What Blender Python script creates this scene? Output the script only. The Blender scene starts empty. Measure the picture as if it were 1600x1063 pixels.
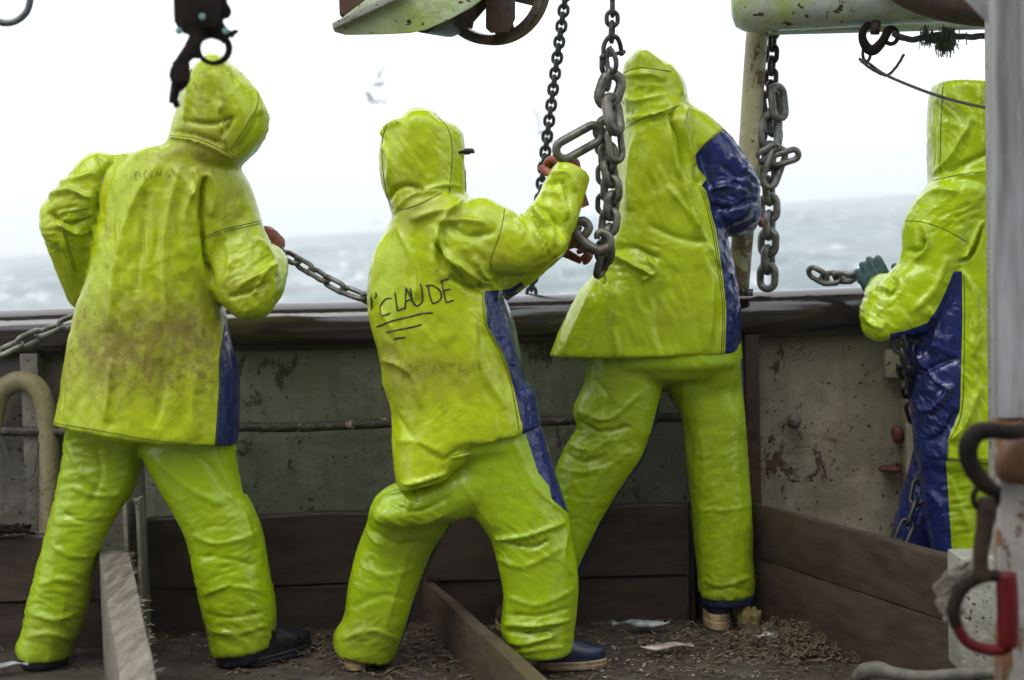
import bpy, bmesh, math, random
import numpy as np
from mathutils import Vector, Matrix
from math import radians as R, sin, cos, pi
random.seed(7); RNG = np.random.RandomState(5)
S = bpy.context.scene
C = bpy.data.collections.new("Scene"); S.collection.children.link(C)

# ---------------------------------------------------------------- camera
F = 2800.0; H = 1.26
cd = bpy.data.cameras.new("camera"); cam = bpy.data.objects.new("camera", cd); C.objects.link(cam)
cd.sensor_width = 36; cd.lens = 36*F/1600; cd.clip_start = 0.05; cd.clip_end = 9000
pit = math.atan(186.5/F); rol = R(1.5)
fwd = Vector((0, cos(pit), -sin(pit))); r0 = Vector((1, 0, 0)); u0 = r0.cross(fwd)
rt = r0*cos(rol) - u0*sin(rol); up = r0*sin(rol) + u0*cos(rol)
CM = Matrix((rt, up, -fwd)).transposed().to_4x4(); CM.translation = Vector((0, 0, H))
cam.matrix_world = CM
cd.dof.use_dof = True; cd.dof.focus_distance = 5.1; cd.dof.aperture_fstop = 3.3
S.camera = cam
# ---------------------------------------------------------------- light
S.view_settings.view_transform = 'Standard'; S.view_settings.look = 'None'
S.view_settings.exposure = 0.32; S.view_settings.gamma = 1
w = bpy.data.worlds.new("World"); S.world = w; w.use_nodes = True
nt = w.node_tree; bg = nt.nodes['Background']
sk = nt.nodes.new('ShaderNodeTexSky'); sk.sky_type = 'NISHITA'; sk.sun_disc = False
sk.sun_elevation = R(58); sk.sun_rotation = R(-35); sk.dust_density = 6; sk.air_density = 1.5
mx = nt.nodes.new('ShaderNodeMixRGB'); mx.inputs[0].default_value = 0.9
nt.links.new(sk.outputs[0], mx.inputs[1])   # overcast: a cloud layer, about three times brighter overhead than at the horizon
tc = nt.nodes.new('ShaderNodeTexCoord'); sp = nt.nodes.new('ShaderNodeSeparateXYZ'); mr = nt.nodes.new('ShaderNodeMapRange'); cl = nt.nodes.new('ShaderNodeMixRGB')
nt.links.new(tc.outputs['Generated'], sp.inputs[0]); nt.links.new(sp.outputs['Z'], mr.inputs['Value']); nt.links.new(mr.outputs[0], cl.inputs[0])
cl.inputs[1].default_value = (11.6, 12.1, 12.4, 1); cl.inputs[2].default_value = (21, 22, 23.2, 1); nt.links.new(cl.outputs[0], mx.inputs[2])
nt.links.new(mx.outputs[0], bg.inputs[0]); bg.inputs[1].default_value = 0.095
sd_ = bpy.data.lights.new("sun", 'SUN'); sun = bpy.data.objects.new("sun", sd_); C.objects.link(sun)
sd_.energy = 1.1; sd_.angle = R(35); sd_.color = (1, .98, .95)
el, az = R(58), R(-35)
sun.rotation_euler = Vector((-sin(az)*cos(el), -cos(az)*cos(el)*-1, -sin(el))).to_track_quat('-Z', 'Y').to_euler()

# ---------------------------------------------------------------- measuring: a pixel of the photo at a distance (world Y), or on a level z
def ray(px, py):
    return (rt*((px-800)/F) - up*((py-531.5)/F) + fwd)
CAMO = Vector((0, 0, H))
def P(px, py, Y):
    d = ray(px, py); return CAMO + d*(Y/d.y)
def G(px, py, z=0.0):
    d = ray(px, py); return CAMO + d*((z-H)/d.z)
RT, UPV, FW = np.array(rt), np.array(up), np.array(fwd)
def proj(V):
    q = V - np.array([0, 0, H]); d = q@FW
    return np.stack([800 + F*(q@RT)/d, 531.5 - F*(q@UPV)/d], 1)

# ---------------------------------------------------------------- noise
_pt = np.random.RandomState(3).permutation(256); _pt = np.concatenate([_pt, _pt])
_gr = np.random.RandomState(4).normal(size=(256, 3)); _gr /= np.linalg.norm(_gr, axis=1)[:, None]
def pn(p):
    i = np.floor(p).astype(int); f = p-i; i &= 255
    s = f*f*f*(f*(f*6-15)+10); out = 0
    for dx in (0, 1):
        for dy in (0, 1):
            for dz in (0, 1):
                h = _pt[_pt[_pt[(i[:, 0]+dx) & 255]+((i[:, 1]+dy) & 255)]+((i[:, 2]+dz) & 255)]
                g = _gr[h]; d = f-np.array([dx, dy, dz])
                wt = (s[:, 0] if dx else 1-s[:, 0])*(s[:, 1] if dy else 1-s[:, 1])*(s[:, 2] if dz else 1-s[:, 2])
                out = out + wt*(g*d).sum(1)
    return out*1.6

# ---------------------------------------------------------------- mesh collecting
class MB:
    def __init__(s): s.v = []; s.f = []
    def add(s, vs, fs):
        n = len(s.v); s.v += [tuple(x) for x in vs]; s.f += [tuple(i+n for i in f) for f in fs]; return s
    def grid(s, rings, cap=True):
        n = len(rings[0]); vs = [p for r in rings for p in r]; fs = []
        for a in range(len(rings)-1):
            for b in range(n):
                c = (b+1) % n; fs.append((a*n+b, a*n+c, (a+1)*n+c, (a+1)*n+b))
        if cap:
            fs.append(tuple(range(n-1, -1, -1))); fs.append(tuple((len(rings)-1)*n+k for k in range(n)))
        return s.add(vs, fs)
    def tube(s, pts, rad, n=12, closed=False, sub=0, cap=True):
        pts = [Vector(p) for p in pts]
        if not isinstance(rad, (list, tuple)): rad = [rad]*len(pts)
        if sub: pts, rad = smooth_path(pts, rad, sub, closed)
        m = len(pts); rings = []; prev = None
        for k in range(m):
            if closed: t = pts[(k+1) % m]-pts[k-1]
            else: t = pts[min(k+1, m-1)]-pts[max(k-1, 0)]
            t.normalize()
            if prev is None:
                a = Vector((0, 0, 1)) if abs(t.z) < .9 else Vector((1, 0, 0)); prev = t.cross(a).normalized()
            prev = (prev - t*prev.dot(t)).normalized(); b = t.cross(prev)
            rings.append([pts[k] + (prev*cos(2*pi*j/n) + b*sin(2*pi*j/n))*rad[k] for j in range(n)])
        if closed:
            rings.append(rings[0]); vs = [p for r in rings[:-1] for p in r]; fs = []
            for a in range(m):
                # match the twist of the closing ring
                a2 = (a+1) % m; off = 0
                if a2 == 0:
                    off = min(range(n), key=lambda o: (rings[m-1][0]-rings[0][o]).length)
                for b in range(n):
                    c = (b+1) % n; fs.append((a*n+b, a*n+c, a2*n+(c+off) % n, a2*n+(b+off) % n))
            return s.add(vs, fs)
        return s.grid(rings, cap)
    def box(s, c, h, rot=None):
        c = Vector(c); vs = []
        for x in (-1, 1):
            for y in (-1, 1):
                for z in (-1, 1):
                    v = Vector((x*h[0], y*h[1], z*h[2])); vs.append(c+(rot@v if rot else v))
        return s.add(vs, [(0, 1, 3, 2), (4, 6, 7, 5), (0, 4, 5, 1), (2, 3, 7, 6), (0, 2, 6, 4), (1, 5, 7, 3)])
    def prism(s, lo, hi):
        n = len(lo); return s.grid([list(lo), list(hi)])
    def ell(s, c, ax, n=16, m=10):
        c = Vector(c); rings = []
        for a in range(1, m):
            t = pi*a/m
            rings.append([c + ax[0]*(sin(t)*cos(2*pi*b/n)) + ax[1]*(sin(t)*sin(2*pi*b/n)) + ax[2]*cos(t) for b in range(n)])
        return s.grid(rings)
    def loft(s, rows, n=26, sub=4, e=2.3, dome=.5):
        """rows: (Lx,Ly,Rx,Ry,Y,t) left and right outline in the photo at distance Y, half thickness t in metres"""
        A = [(P(r[0], r[1], r[4]), P(r[2], r[3], r[4]), r[5]) for r in rows]
        L = [a[0] for a in A]; Q = [a[1] for a in A]; T = [a[2] for a in A]
        L, _ = smooth_path(L, T, sub); Q, T = smooth_path(Q, T, sub)
        m = len(L); cs = [(L[k]+Q[k])/2 for k in range(m)]; rings = []
        vp = None
        for k in range(m):
            u = (Q[k]-L[k])/2; t = cs[min(k+1, m-1)]-cs[max(k-1, 0)]
            v = t.cross(u)
            v.normalize()
            if vp is not None and v.dot(vp) < 0: v = -v
            vp = v
            rings.append((cs[k], u, v*max(T[k], .004)))
        def ring(c, u, v):
            o = []
            for j in range(n):
                a = 2*pi*j/n; x, y = cos(a), sin(a)
                o.append(c + u*math.copysign(abs(x)**(2/e), x) + v*math.copysign(abs(y)**(2/e), y))
            return o
        out = [ring(*r) for r in rings]
        d0, d1_ = dome if isinstance(dome, tuple) else (dome, dome)
        if d0:
            c, u, v = rings[0]; d = (cs[0]-cs[1]).normalized()*min(u.length, v.length)*d0
            out = [ring(c+d, u*.35, v*.35), ring(c+d*.7, u*.75, v*.75)] + out
        if d1_:
            c, u, v = rings[-1]; d = (cs[-1]-cs[-2]).normalized()*min(u.length, v.length)*d1_
            out += [ring(c+d*.7, u*.75, v*.75), ring(c+d, u*.35, v*.35)]
        return s.grid(out)
def smooth_path(pts, rad, sub, closed=False):
    o = []; q = []; m = len(pts)
    for k in range(m if closed else m-1):
        g = (lambda i: i % m) if closed else (lambda i: max(0, min(m-1, i)))
        a, b, c, d = (pts[g(k-1)], pts[g(k)], pts[g(k+1)], pts[g(k+2)])
        ra, rb, rc, rd = (rad[g(k-1)], rad[g(k)], rad[g(k+1)], rad[g(k+2)])
        for j in range(sub):
            t = j/sub
            w0, w1, w2, w3 = -.5*t+t*t-.5*t**3, 1-2.5*t*t+1.5*t**3, .5*t+2*t*t-1.5*t**3, -.5*t*t+.5*t**3
            o.append(a*w0+b*w1+c*w2+d*w3); q.append(rb+(rc-rb)*t)
    if not closed: o.append(pts[-1]); q.append(rad[-1])
    return o, q

def tag(o, label=None, cat=None, group=None, kind=None):
    if label: o['label'] = label
    if cat: o['category'] = cat
    if group: o['group'] = group
    if kind: o['kind'] = kind
    return o
def empty(name, loc, label=None, cat=None, group=None):
    o = bpy.data.objects.new(name, None); C.objects.link(o); o.location = loc; o.empty_display_size = .1
    return tag(o, label, cat, group)
def origin(p):
    v = Vector((0, 0, 0))
    while p is not None: v += p.location; p = p.parent
    return v
def mesh(name, V, Fc, mat, parent=None, smooth=True, attr=None, at=None, bev=0):
    V = np.array(V, dtype=float).reshape(-1, 3)
    if parent is None:
        o0 = Vector(at) if at is not None else Vector(((V[:, 0].min()+V[:, 0].max())/2, (V[:, 1].min()+V[:, 1].max())/2, V[:, 2].min()))
    else: o0 = origin(parent)
    me = bpy.data.meshes.new(name); me.from_pydata([tuple(x) for x in (V-np.array(o0))], [], [tuple(int(i) for i in f) for f in Fc])
    for k, a in (attr or {}).items():
        at_ = me.attributes.new(k, 'FLOAT', 'POINT'); at_.data.foreach_set('value', np.asarray(a, dtype=np.float32))
    me.validate()
    bm = bmesh.new(); bm.from_mesh(me); bmesh.ops.recalc_face_normals(bm, faces=bm.faces)
    if bev: bmesh.ops.bevel(bm, geom=[e for e in bm.edges if len(e.link_faces) == 2 and e.calc_face_angle(0) > .5], offset=bev, segments=2, profile=.6, affect='EDGES', clamp_overlap=True)
    bm.to_mesh(me); bm.free()
    if smooth: me.shade_smooth()
    me.materials.append(mat)
    ob = bpy.data.objects.new(name, me); C.objects.link(ob)
    if parent is None: ob.location = o0
    else: ob.parent = parent
    if smooth == 'edge' and hasattr(me, 'set_sharp_from_angle'): me.set_sharp_from_angle(angle=R(38))
    return ob
def build(mb, name, mat, parent=None, smooth='edge', bev=0, at=None):
    return mesh(name, mb.v, mb.f, mat, parent, smooth, at=at, bev=bev)

# ---------------------------------------------------------------- materials
def newmat(name):
    m = bpy.data.materials.new(name); m.use_nodes = True; return m, m.node_tree, m.node_tree.nodes['Principled BSDF']
def N(nt, t, links=None, **kw):
    n = nt.nodes.new('ShaderNode'+t)
    for k, v in kw.items():
        if k.startswith('i_'): n.inputs[k[2:].replace('_', ' ')].default_value = v
        else: setattr(n, k, v)
    for k, v in (links or {}).items(): nt.links.new(v, n.inputs[k])
    return n
def coord(nt, scale=(1, 1, 1)):
    g = N(nt, 'NewGeometry'); m = N(nt, 'Mapping', {'Vector': g.outputs['Position']}); m.inputs['Scale'].default_value = scale; return m.outputs[0]
def noise(nt, vec, scale, detail=5, rough=.6, dist=0):
    n = N(nt, 'TexNoise', {'Vector': vec}); n.inputs['Scale'].default_value = scale; n.inputs['Detail'].default_value = detail
    n.inputs['Roughness'].default_value = rough; n.inputs['Distortion'].default_value = dist; return n.outputs['Fac']
def rng(nt, v, a, b, c=0, d=1):
    m = N(nt, 'MapRange', {'Value': v}); m.inputs['From Min'].default_value = a; m.inputs['From Max'].default_value = b
    m.inputs['To Min'].default_value = c; m.inputs['To Max'].default_value = d; return m.outputs[0]
def mix(nt, f, a, b):
    m = N(nt, 'MixRGB')
    for i, v in ((0, f), (1, a), (2, b)):
        if isinstance(v, (int, float)): m.inputs[i].default_value = v
        elif isinstance(v, tuple): m.inputs[i].default_value = (*v, 1)
        else: nt.links.new(v, m.inputs[i])
    return m.outputs[0]
def math_(nt, op, a, b):
    m = N(nt, 'Math', operation=op)
    for i, v in ((0, a), (1, b)):
        if isinstance(v, (int, float)): m.inputs[i].default_value = v
        else: nt.links.new(v, m.inputs[i])
    return m.outputs[0]
def bump(nt, b, h, strength=.3, dist=.01):
    n = N(nt, 'Bump', {'Height': h}); n.inputs['Strength'].default_value = strength; n.inputs['Distance'].default_value = dist
    nt.links.new(n.outputs[0], b.inputs['Normal'])
def pvc(name, col, grime, rough=.24, fine=.35, gamt=.7, seed=0, crease=1.0):
    m, nt, b = newmat(name); c = coord(nt)
    cc = N(nt, 'Mapping', {'Vector': c}); cc.inputs['Location'].default_value = (seed, seed*2, 0); c = cc.outputs[0]
    at = N(nt, 'Attribute', attribute_name='grime').outputs['Fac']
    big = rng(nt, noise(nt, c, 3.5, 6, .65, .4), .38, .68)
    fin = rng(nt, noise(nt, c, 38, 8, .75), .5, .72)
    spk = rng(nt, noise(nt, c, 160, 3, .6), .66, .72)
    g = math_(nt, 'ADD', math_(nt, 'MULTIPLY', big, fin), math_(nt, 'MULTIPLY', at, rng(nt, noise(nt, c, 13, 9, .72, .6), .3, .62, .2, 1)))
    g = math_(nt, 'MINIMUM', math_(nt, 'MULTIPLY', g, gamt), .85)
    tone = mix(nt, rng(nt, noise(nt, c, 5, 4, .6), .3, .7), tuple(x*.86 for x in col), col)
    k = mix(nt, g, tone, grime)
    k = mix(nt, math_(nt, 'MULTIPLY', spk, math_(nt, 'ADD', big, .15)), k, tuple(x*.35 for x in grime))
    nt.links.new(k, b.inputs['Base Color'])
    nt.links.new(math_(nt, 'ADD', rng(nt, noise(nt, c, 12, 5, .6), .35, .7, rough*.7, rough*1.5), math_(nt, 'MULTIPLY', g, .3)), b.inputs['Roughness'])
    b.inputs['Specular IOR Level'].default_value = .5
    r1 = noise(nt, c, 7, 3, .45, 1.1); r2 = noise(nt, c, 15, 3, .5, .9)      # creased film: sharp ridges where the noise crosses its middle
    rd = math_(nt, 'ADD', math_(nt, 'ABSOLUTE', math_(nt, 'SUBTRACT', r1, .5), 0), math_(nt, 'MULTIPLY', math_(nt, 'ABSOLUTE', math_(nt, 'SUBTRACT', r2, .5), 0), .45))
    h = math_(nt, 'ADD', math_(nt, 'MULTIPLY', rd, -3.2*crease), math_(nt, 'MULTIPLY', noise(nt, c, 70, 4, .6), .18))
    bump(nt, b, h, fine, .006)
    return m
YEL = (.40, .50, .004); GRM = (.15, .10, .014)
yel1 = pvc('yellow_green_pvc_a', YEL, GRM, .27, .38, .95, 0)
yel2 = pvc('yellow_green_pvc_b', YEL, GRM, .23, .36, .75, 11)
yel3 = pvc('yellow_green_pvc_c', (.41, .52, .005), GRM, .21, .34, .6, 23)
yel4 = pvc('yellow_green_pvc_d', (.37, .50, .004), GRM, .14, .45, .4, 37)
ytr = pvc('yellow_green_pvc_trousers', (.285, .41, .002), GRM, .25, .4, .6, 51)
navy = pvc('navy_pvc', (.012, .020, .105), (.04, .04, .06), .15, .55, .5, 5, 1.3)
def simple(name, col, rough=.5, metal=0, var=.35, sc=20, bmp=.3, col2=None, scale=(1, 1, 1), thr=(.45, .6), bd=.004, spec=.5):
    m, nt, b = newmat(name); c = coord(nt, scale)
    n1 = noise(nt, c, sc, 7, .65)
    k = mix(nt, rng(nt, n1, *thr), col, col2 or tuple(x*(1-var) for x in col))
    nt.links.new(k, b.inputs['Base Color'])
    nt.links.new(rng(nt, noise(nt, c, sc*2.3), .3, .7, rough*.7, min(1, rough*1.4)), b.inputs['Roughness'])
    b.inputs['Metallic'].default_value = metal; b.inputs['Specular IOR Level'].default_value = spec
    if bmp: bump(nt, b, noise(nt, c, sc*3, 6, .7), bmp, bd)
    return m
def painted(name, col, rust, amt=.6, streak=True, moss=None, rough=.55, sc=6, cracks=False, mossr=(.42, .62)):
    """old paint with chips, rust and downward streaks"""
    m, nt, b = newmat(name); c = coord(nt); cs = coord(nt, (1, 1, .12)) if streak else c
    cm = N(nt, 'Mapping', {'Vector': c}); cm.inputs['Scale'].default_value = (1, 1, .55)
    cluster = rng(nt, noise(nt, c, sc*.55, 4, .6), .42, .62, .09, -.03)
    chips = rng(nt, math_(nt, 'SUBTRACT', noise(nt, cm.outputs[0], sc*3.2, 9, .74, .5), cluster), amt, amt+.03)
    st = rng(nt, noise(nt, cs, sc*3, 6, .7), .5, .75)
    soft = rng(nt, noise(nt, c, sc, 7, .65), .4, .75)
    k = mix(nt, soft, col, tuple(x*.62 for x in col))
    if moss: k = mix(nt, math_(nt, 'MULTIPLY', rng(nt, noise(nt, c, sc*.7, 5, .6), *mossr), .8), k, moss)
    k = mix(nt, math_(nt, 'MULTIPLY', st, .55), k, tuple(x*.8+y*.2 for x, y in zip(rust, col)))
    vo = N(nt, 'TexNoise', {'Vector': c}); vo.inputs['Scale'].default_value = sc*9; vo.inputs['Detail'].default_value = 8
    k = mix(nt, rng(nt, vo.outputs['Fac'], .64, .67), k, tuple(x*.35 for x in rust))
    k = mix(nt, chips, k, rust)
    if cracks:
        cl_ = noise(nt, coord(nt, (.6, 1, 1.5)), sc*1.5, 5, .6, 1.4); ln = rng(nt, math_(nt, 'ABSOLUTE', math_(nt, 'SUBTRACT', cl_, .5), 0), .004, .012, .8, 0)
        ln = math_(nt, 'MULTIPLY', ln, rng(nt, noise(nt, c, sc*1.1, 3), .45, .6)); k = mix(nt, ln, k, tuple(x*1.3 for x in rust))
    nt.links.new(k, b.inputs['Base Color'])
    nt.links.new(mix(nt, chips, (rough, rough, rough), (.8, .8, .8)), b.inputs['Roughness'])
    h = math_(nt, 'SUBTRACT', noise(nt, c, sc*2.5, 6, .6), math_(nt, 'MULTIPLY', chips, .35))
    bump(nt, b, h, .7, .015)
    return m
steel = simple('weathered_chain_steel', (.15, .14, .115), .38, .55, .5, 30, .35, (.07, .062, .048))
steelg = simple('grey_galvanised_chain', (.20, .205, .19), .4, .5, .5, 24, .4, (.09, .085, .07))
darksteel = simple('dark_blackened_steel', (.045, .045, .042), .35, .4, .4, 30, .4, (.02, .022, .02))
rustm = simple('rusty_steel', (.065, .030, .016), .75, .1, .5, 18, .6, (.03, .022, .018))
blackm = simple('tarry_black_iron', (.008, .006, .005), .75, 0, .4, 20, .5, (.018, .010, .007), spec=.12)
tealm = simple('teal_paint', (.12, .25, .23), .5, 0, .3, 40, .2)
railm = simple('wet_dark_rail', (.025, .018, .015), .11, 0, .4, 7, .25, (.018, .010, .008), spec=.8, bd=.003, scale=(.4, 1, 1))
bulw = painted('bulwark_old_paint', (.155, .155, .115), (.040, .030, .018), .555, moss=(.095, .105, .062), rough=.45)
bulw2 = painted('bulwark_cream_paint', (.30, .262, .18), (.07, .035, .018), .575, moss=(.19, .165, .105), rough=.5, cracks=True)
bulw3 = painted('bulwark_grey_paint', (.12, .105, .082), (.04, .025, .018), .60, rough=.5)
cream = painted('cream_peeling_paint', (.42, .39, .23), (.13, .085, .05), .50, moss=(.20, .19, .15), rough=.45)
creamd = painted('cream_dirty_pipe_paint', (.24, .20, .10), (.09, .04, .015), .62, rough=.6)
whitep = painted('white_speckled_paint', (.30, .29, .235), (.08, .04, .02), .60, sc=8)
greyp = simple('weathered_grey_post', (.36, .36, .37), .6, 0, .4, 9, .4, (.13, .12, .125), scale=(3, 3, .25), thr=(.4, .65))
greenp = painted('green_stained_white_paint', (.42, .47, .34), (.12, .06, .02), .65, moss=(.25, .34, .03), streak=False, sc=5)
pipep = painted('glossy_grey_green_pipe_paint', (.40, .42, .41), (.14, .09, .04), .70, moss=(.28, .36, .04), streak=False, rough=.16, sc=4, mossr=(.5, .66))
redp = simple('worn_red_paint', (.085, .002, .004), .5, 0, .4, 25, .4, (.04, .006, .005), thr=(.52, .66), spec=.2)
redd = simple('dull_red_paint', (.13, .02, .015), .6, 0, .4, 25, .4, (.04, .02, .015))
wood = simple('wet_dark_planks', (.058, .038, .026), .5, 0, .45, 9, .45, (.017, .011, .008), scale=(.6, .6, 2.2), thr=(.3, .72), bd=.004, spec=.3)
woodb = simple('brown_board', (.085, .055, .032), .45, 0, .45, 18, .6, (.04, .027, .018), scale=(.5, .5, 3), thr=(.35, .68))
woodg = simple('grey_weathered_timber', (.19, .165, .13), .55, 0, .5, 16, .45, (.06, .05, .035), scale=(3, .35, 1), thr=(.35, .68), bd=.005)
rubber = simple('black_rubber', (.010, .011, .016), .3, 0, .3, 20, .2)
navyr = simple('navy_rubber', (.010, .016, .045), .3, 0, .3, 20, .2)
sole = simple('beige_sole', (.38, .27, .14), .6, 0, .35, 30, .3, (.24, .16, .08))
soled = simple('tan_ribbed_sole', (.30, .22, .13), .6, 0, .35, 30, .3)
orange = simple('orange_rubber_glove', (.26, .06, .032), .4, 0, .4, 40, .3)
teal = simple('dark_green_glove', (.004, .045, .042), .55, 0, .3, 60, .4)
skin = simple('skin', (.48, .27, .19), .5, 0, .15, 30, .1)
thread = simple('dark_seam_thread', (.055, .06, .008), .6, 0, .2, 40, 0)
ink = simple('black_marker_ink', (.022, .026, .010), .5, 0, .2, 60, 0, (.06, .075, .01), thr=(.5, .66))
inkf = simple('faded_marker_ink', (.16, .19, .012), .5, 0, .2, 60, 0, (.30, .42, .012), thr=(.45, .62))
rope = simple('green_grey_rope', (.07, .085, .06), .9, 0, .4, 60, .5)
wirem = simple('wire_rope_steel', (.06, .06, .055), .5, .4, .4, 60, .4)
fishm = simple('silver_pink_fish', (.42, .36, .34), .25, 0, .35, 18, .3, (.24, .17, .14))
fishg = simple('silver_grey_fish', (.32, .33, .33), .2, 0, .4, 14, .3, (.12, .12, .12))
weed = simple('brown_seaweed_litter', (.125, .085, .046), .45, 0, .5, 30, .2, (.05, .032, .018))
lump = simple('yellow_brown_sponge', (.26, .19, .06), .9, 0, .5, 40, .9, (.13, .09, .035), bd=.02)
gullm = simple('pale_gull_feathers', (.62, .64, .66), .8, 0, .1, 5, 0)
gulld = simple('grey_gull_wing', (.22, .24, .26), .8, 0, .2, 5, 0)

# ================================================================ SETTING
# sea: swell on a plane rolled about four degrees against the ship
d1, d2 = ray(0, 399).normalized(), ray(1500, 295).normalized()
sn = d2.cross(d1).normalized()
if sn.z < 0: sn = -sn
sx = (rt - sn*rt.dot(sn)).normalized(); sy = sn.cross(sx)
SEA0 = CAMO - sn*4.6
def sea_build():
    ys = np.concatenate([np.linspace(-30, 12, 8), 12*np.power(1.0178, np.arange(1, 306))])
    V = []; nx = 230; a = np.linspace(-1, 1, nx)
    for y in ys:
        wdt = max(60, abs(y)*.62+30)
        V.append(np.stack([a*wdt, np.full(nx, y), np.zeros(nx)], 1))
    V = np.concatenate(V)
    sc = np.clip(V[:, 1]/25, 0, 1)
    big = pn(V*[.018, .026, 1]+[3, 1, .5])*3.8 + pn(V*[.055, .085, 1]+[9, 4, .2])*.8
    sm = (1-np.abs(pn(V*[.22, .33, 1]+[1, 8, .7])))*.62 + pn(V*[.7, .9, 1])*.16
    V[:, 2] = (big*np.clip(V[:, 1]/60, .15, 1) + sm)*sc*.75
    f = []
    for j in range(len(ys)-1):
        for i in range(nx-1): f.append((j*nx+i, j*nx+i+1, (j+1)*nx+i+1, (j+1)*nx+i))
    m, nt, b = newmat('grey_green_sea_water'); c = coord(nt, (1, .6, 1))
    foam = rng(nt, noise(nt, c, .35, 9, .72, .6), .54, .66)
    k = mix(nt, rng(nt, noise(nt, c, .07, 5), .35, .65), (.040, .072, .077), (.11, .155, .158))
    k = mix(nt, math_(nt, 'MULTIPLY', foam, .8), k, (.55, .58, .58))
    nt.links.new(k, b.inputs['Base Color']); b.inputs['Roughness'].default_value = .32
    bump(nt, b, noise(nt, c, 1.4, 7, .65), .6, .4)
    o = mesh('sea', V, f, m, None, True, at=(0, 0, 0)); tag(o, kind='structure')
    o.matrix_world = Matrix((( sx.x, sy.x, sn.x, SEA0.x), (sx.y, sy.y, sn.y, SEA0.y), (sx.z, sy.z, sn.z, SEA0.z), (0, 0, 0, 1)))
sea_build()
def haze():
    mb = MB(); a, b_ = 1800, 2750
    vs = []
    for z in (-3.5, 60):
        for x, y in ((-a, -60), (a, -60), (a, b_), (-a, b_)): vs.append(SEA0+sx*x+sy*y+sn*z)
    mb.add(vs, [(0, 1, 2, 3), (4, 7, 6, 5), (0, 4, 5, 1), (1, 5, 6, 2), (2, 6, 7, 3), (3, 7, 4, 0)])
    m = bpy.data.materials.new('sea_haze_air'); m.use_nodes = True; nt = m.node_tree; nt.nodes.clear()
    o = nt.nodes.new('ShaderNodeOutputMaterial'); v = nt.nodes.new('ShaderNodeVolumePrincipled')
    v.inputs['Color'].default_value = (.93, .96, 1, 1); v.inputs['Density'].default_value = HAZE; v.inputs['Anisotropy'].default_value = .2
    nt.links.new(v.outputs[0], o.inputs['Volume'])
    tag(build(mb, 'haze', m, smooth=False), 'pale sea mist fading the far swell', 'haze', kind='stuff')
HAZE = .0006
if HAZE: haze()

# deck
YB = 5.74   # inner face of the bulwark plate
def deck():
    m, nt, b = newmat('wet_dirty_deck'); c = coord(nt)
    k = mix(nt, rng(nt, noise(nt, c, 9, 8, .7, .4), .35, .65), (.034, .028, .022), (.078, .066, .052))
    k = mix(nt, rng(nt, noise(nt, c, 55, 6, .7), .63, .70), k, (.22, .18, .13))
    nt.links.new(k, b.inputs['Base Color'])
    nt.links.new(rng(nt, noise(nt, c, 3.5, 6, .6), .42, .6, .07, .45), b.inputs['Roughness'])
    bump(nt, b, noise(nt, c, 26, 8, .7), .6, .01)
    mb = MB(); mb.box((0, 2.6, -.05), (6, 3.3, .05))
    tag(build(mb, 'deck', m, smooth=False), kind='structure')
deck()
def X(px, Y, py=800): return P(px, py, Y).x
def zz(py, Y, px=800): return P(px, py, Y).z
# unseen wall added behind the camera to darken reflections and block low light
dark_wall = empty('added_dark_wall', (0, -2.6, 0), 'grey wall added out of view behind the viewer to darken reflections on the oilskins', 'added_dark_wall')
mb = MB(); mb.box((0, -2.65, 2.2), (6, .05, 2.2)); build(mb, 'wall', bulw3, dark_wall, bev=.004)
mb = MB(); mb.box((-3.4, -2.56, 1.0), (.40, .03, .95)); build(mb, 'added_door', creamd, dark_wall, bev=.01)
# bulwark: plate in three paints, frames, rail
def wobble_plate(mb, x0, x1, z0, z1, y, amp=.010, nx=60, nz=24):
    V = []; Fc = []
    for i in range(nx+1):
        for j in range(nz+1): V.append((x0+(x1-x0)*i/nx, y, z0+(z1-z0)*j/nz))
    A = np.array(V); A[:, 1] += amp*pn(A*[3.1, 1, 3.7]+y) + amp*.5*pn(A*[11, 1, 9])
    for i in range(nx):
        for j in range(nz): a = i*(nz+1)+j; Fc.append((a, a+nz+1, a+nz+2, a+1))
    n = len(A); B = A.copy(); B[:, 1] = y+.05
    Fb = [(c[3]+n, c[2]+n, c[1]+n, c[0]+n) for c in Fc]
    rim = [j for j in range(nz+1)] + [i*(nz+1)+nz for i in range(1, nx+1)] + [nx*(nz+1)+j for j in range(nz-1, -1, -1)] + [i*(nz+1) for i in range(nx-1, 0, -1)]
    Fr = [(rim[k], rim[(k+1) % len(rim)], rim[(k+1) % len(rim)]+n, rim[k]+n) for k in range(len(rim))]
    mb.add(np.vstack([A, B]), Fc+Fb+Fr)
bw = empty('bulwark', (0, YB, 0), 'old painted steel bulwark with a thick dark wet rail along its top, behind the crew', 'bulwark')
for nm, x0, x1, m, lab in (('plate', -3.6, X(228, YB)-.002, bulw3, 'dull grey plate section'), ('plate', X(228, YB), X(1168, YB)-.002, bulw, 'mossy olive plate section'), ('plate', X(1168, YB), 3.6, bulw2, 'cream plate section with cracked paint')):
    mb = MB(); wobble_plate(mb, x0, x1, -1.2, .93, YB); o = build(mb, nm, m, bw, True); o['label'] = lab
def rail():
    mb = MB(); Y = 5.72; r = .078; zc = zz(463, Y)-r
    xs = np.linspace(-3.6, 3.6, 60)
    mb.tube([(x, Y+.003*sin(x*7), zc+.003*sin(x*5+1)) for x in xs], r, 36)
    return build(mb, 'rail', railm, bw, True), zc+r
_, RZ = rail()
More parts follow.
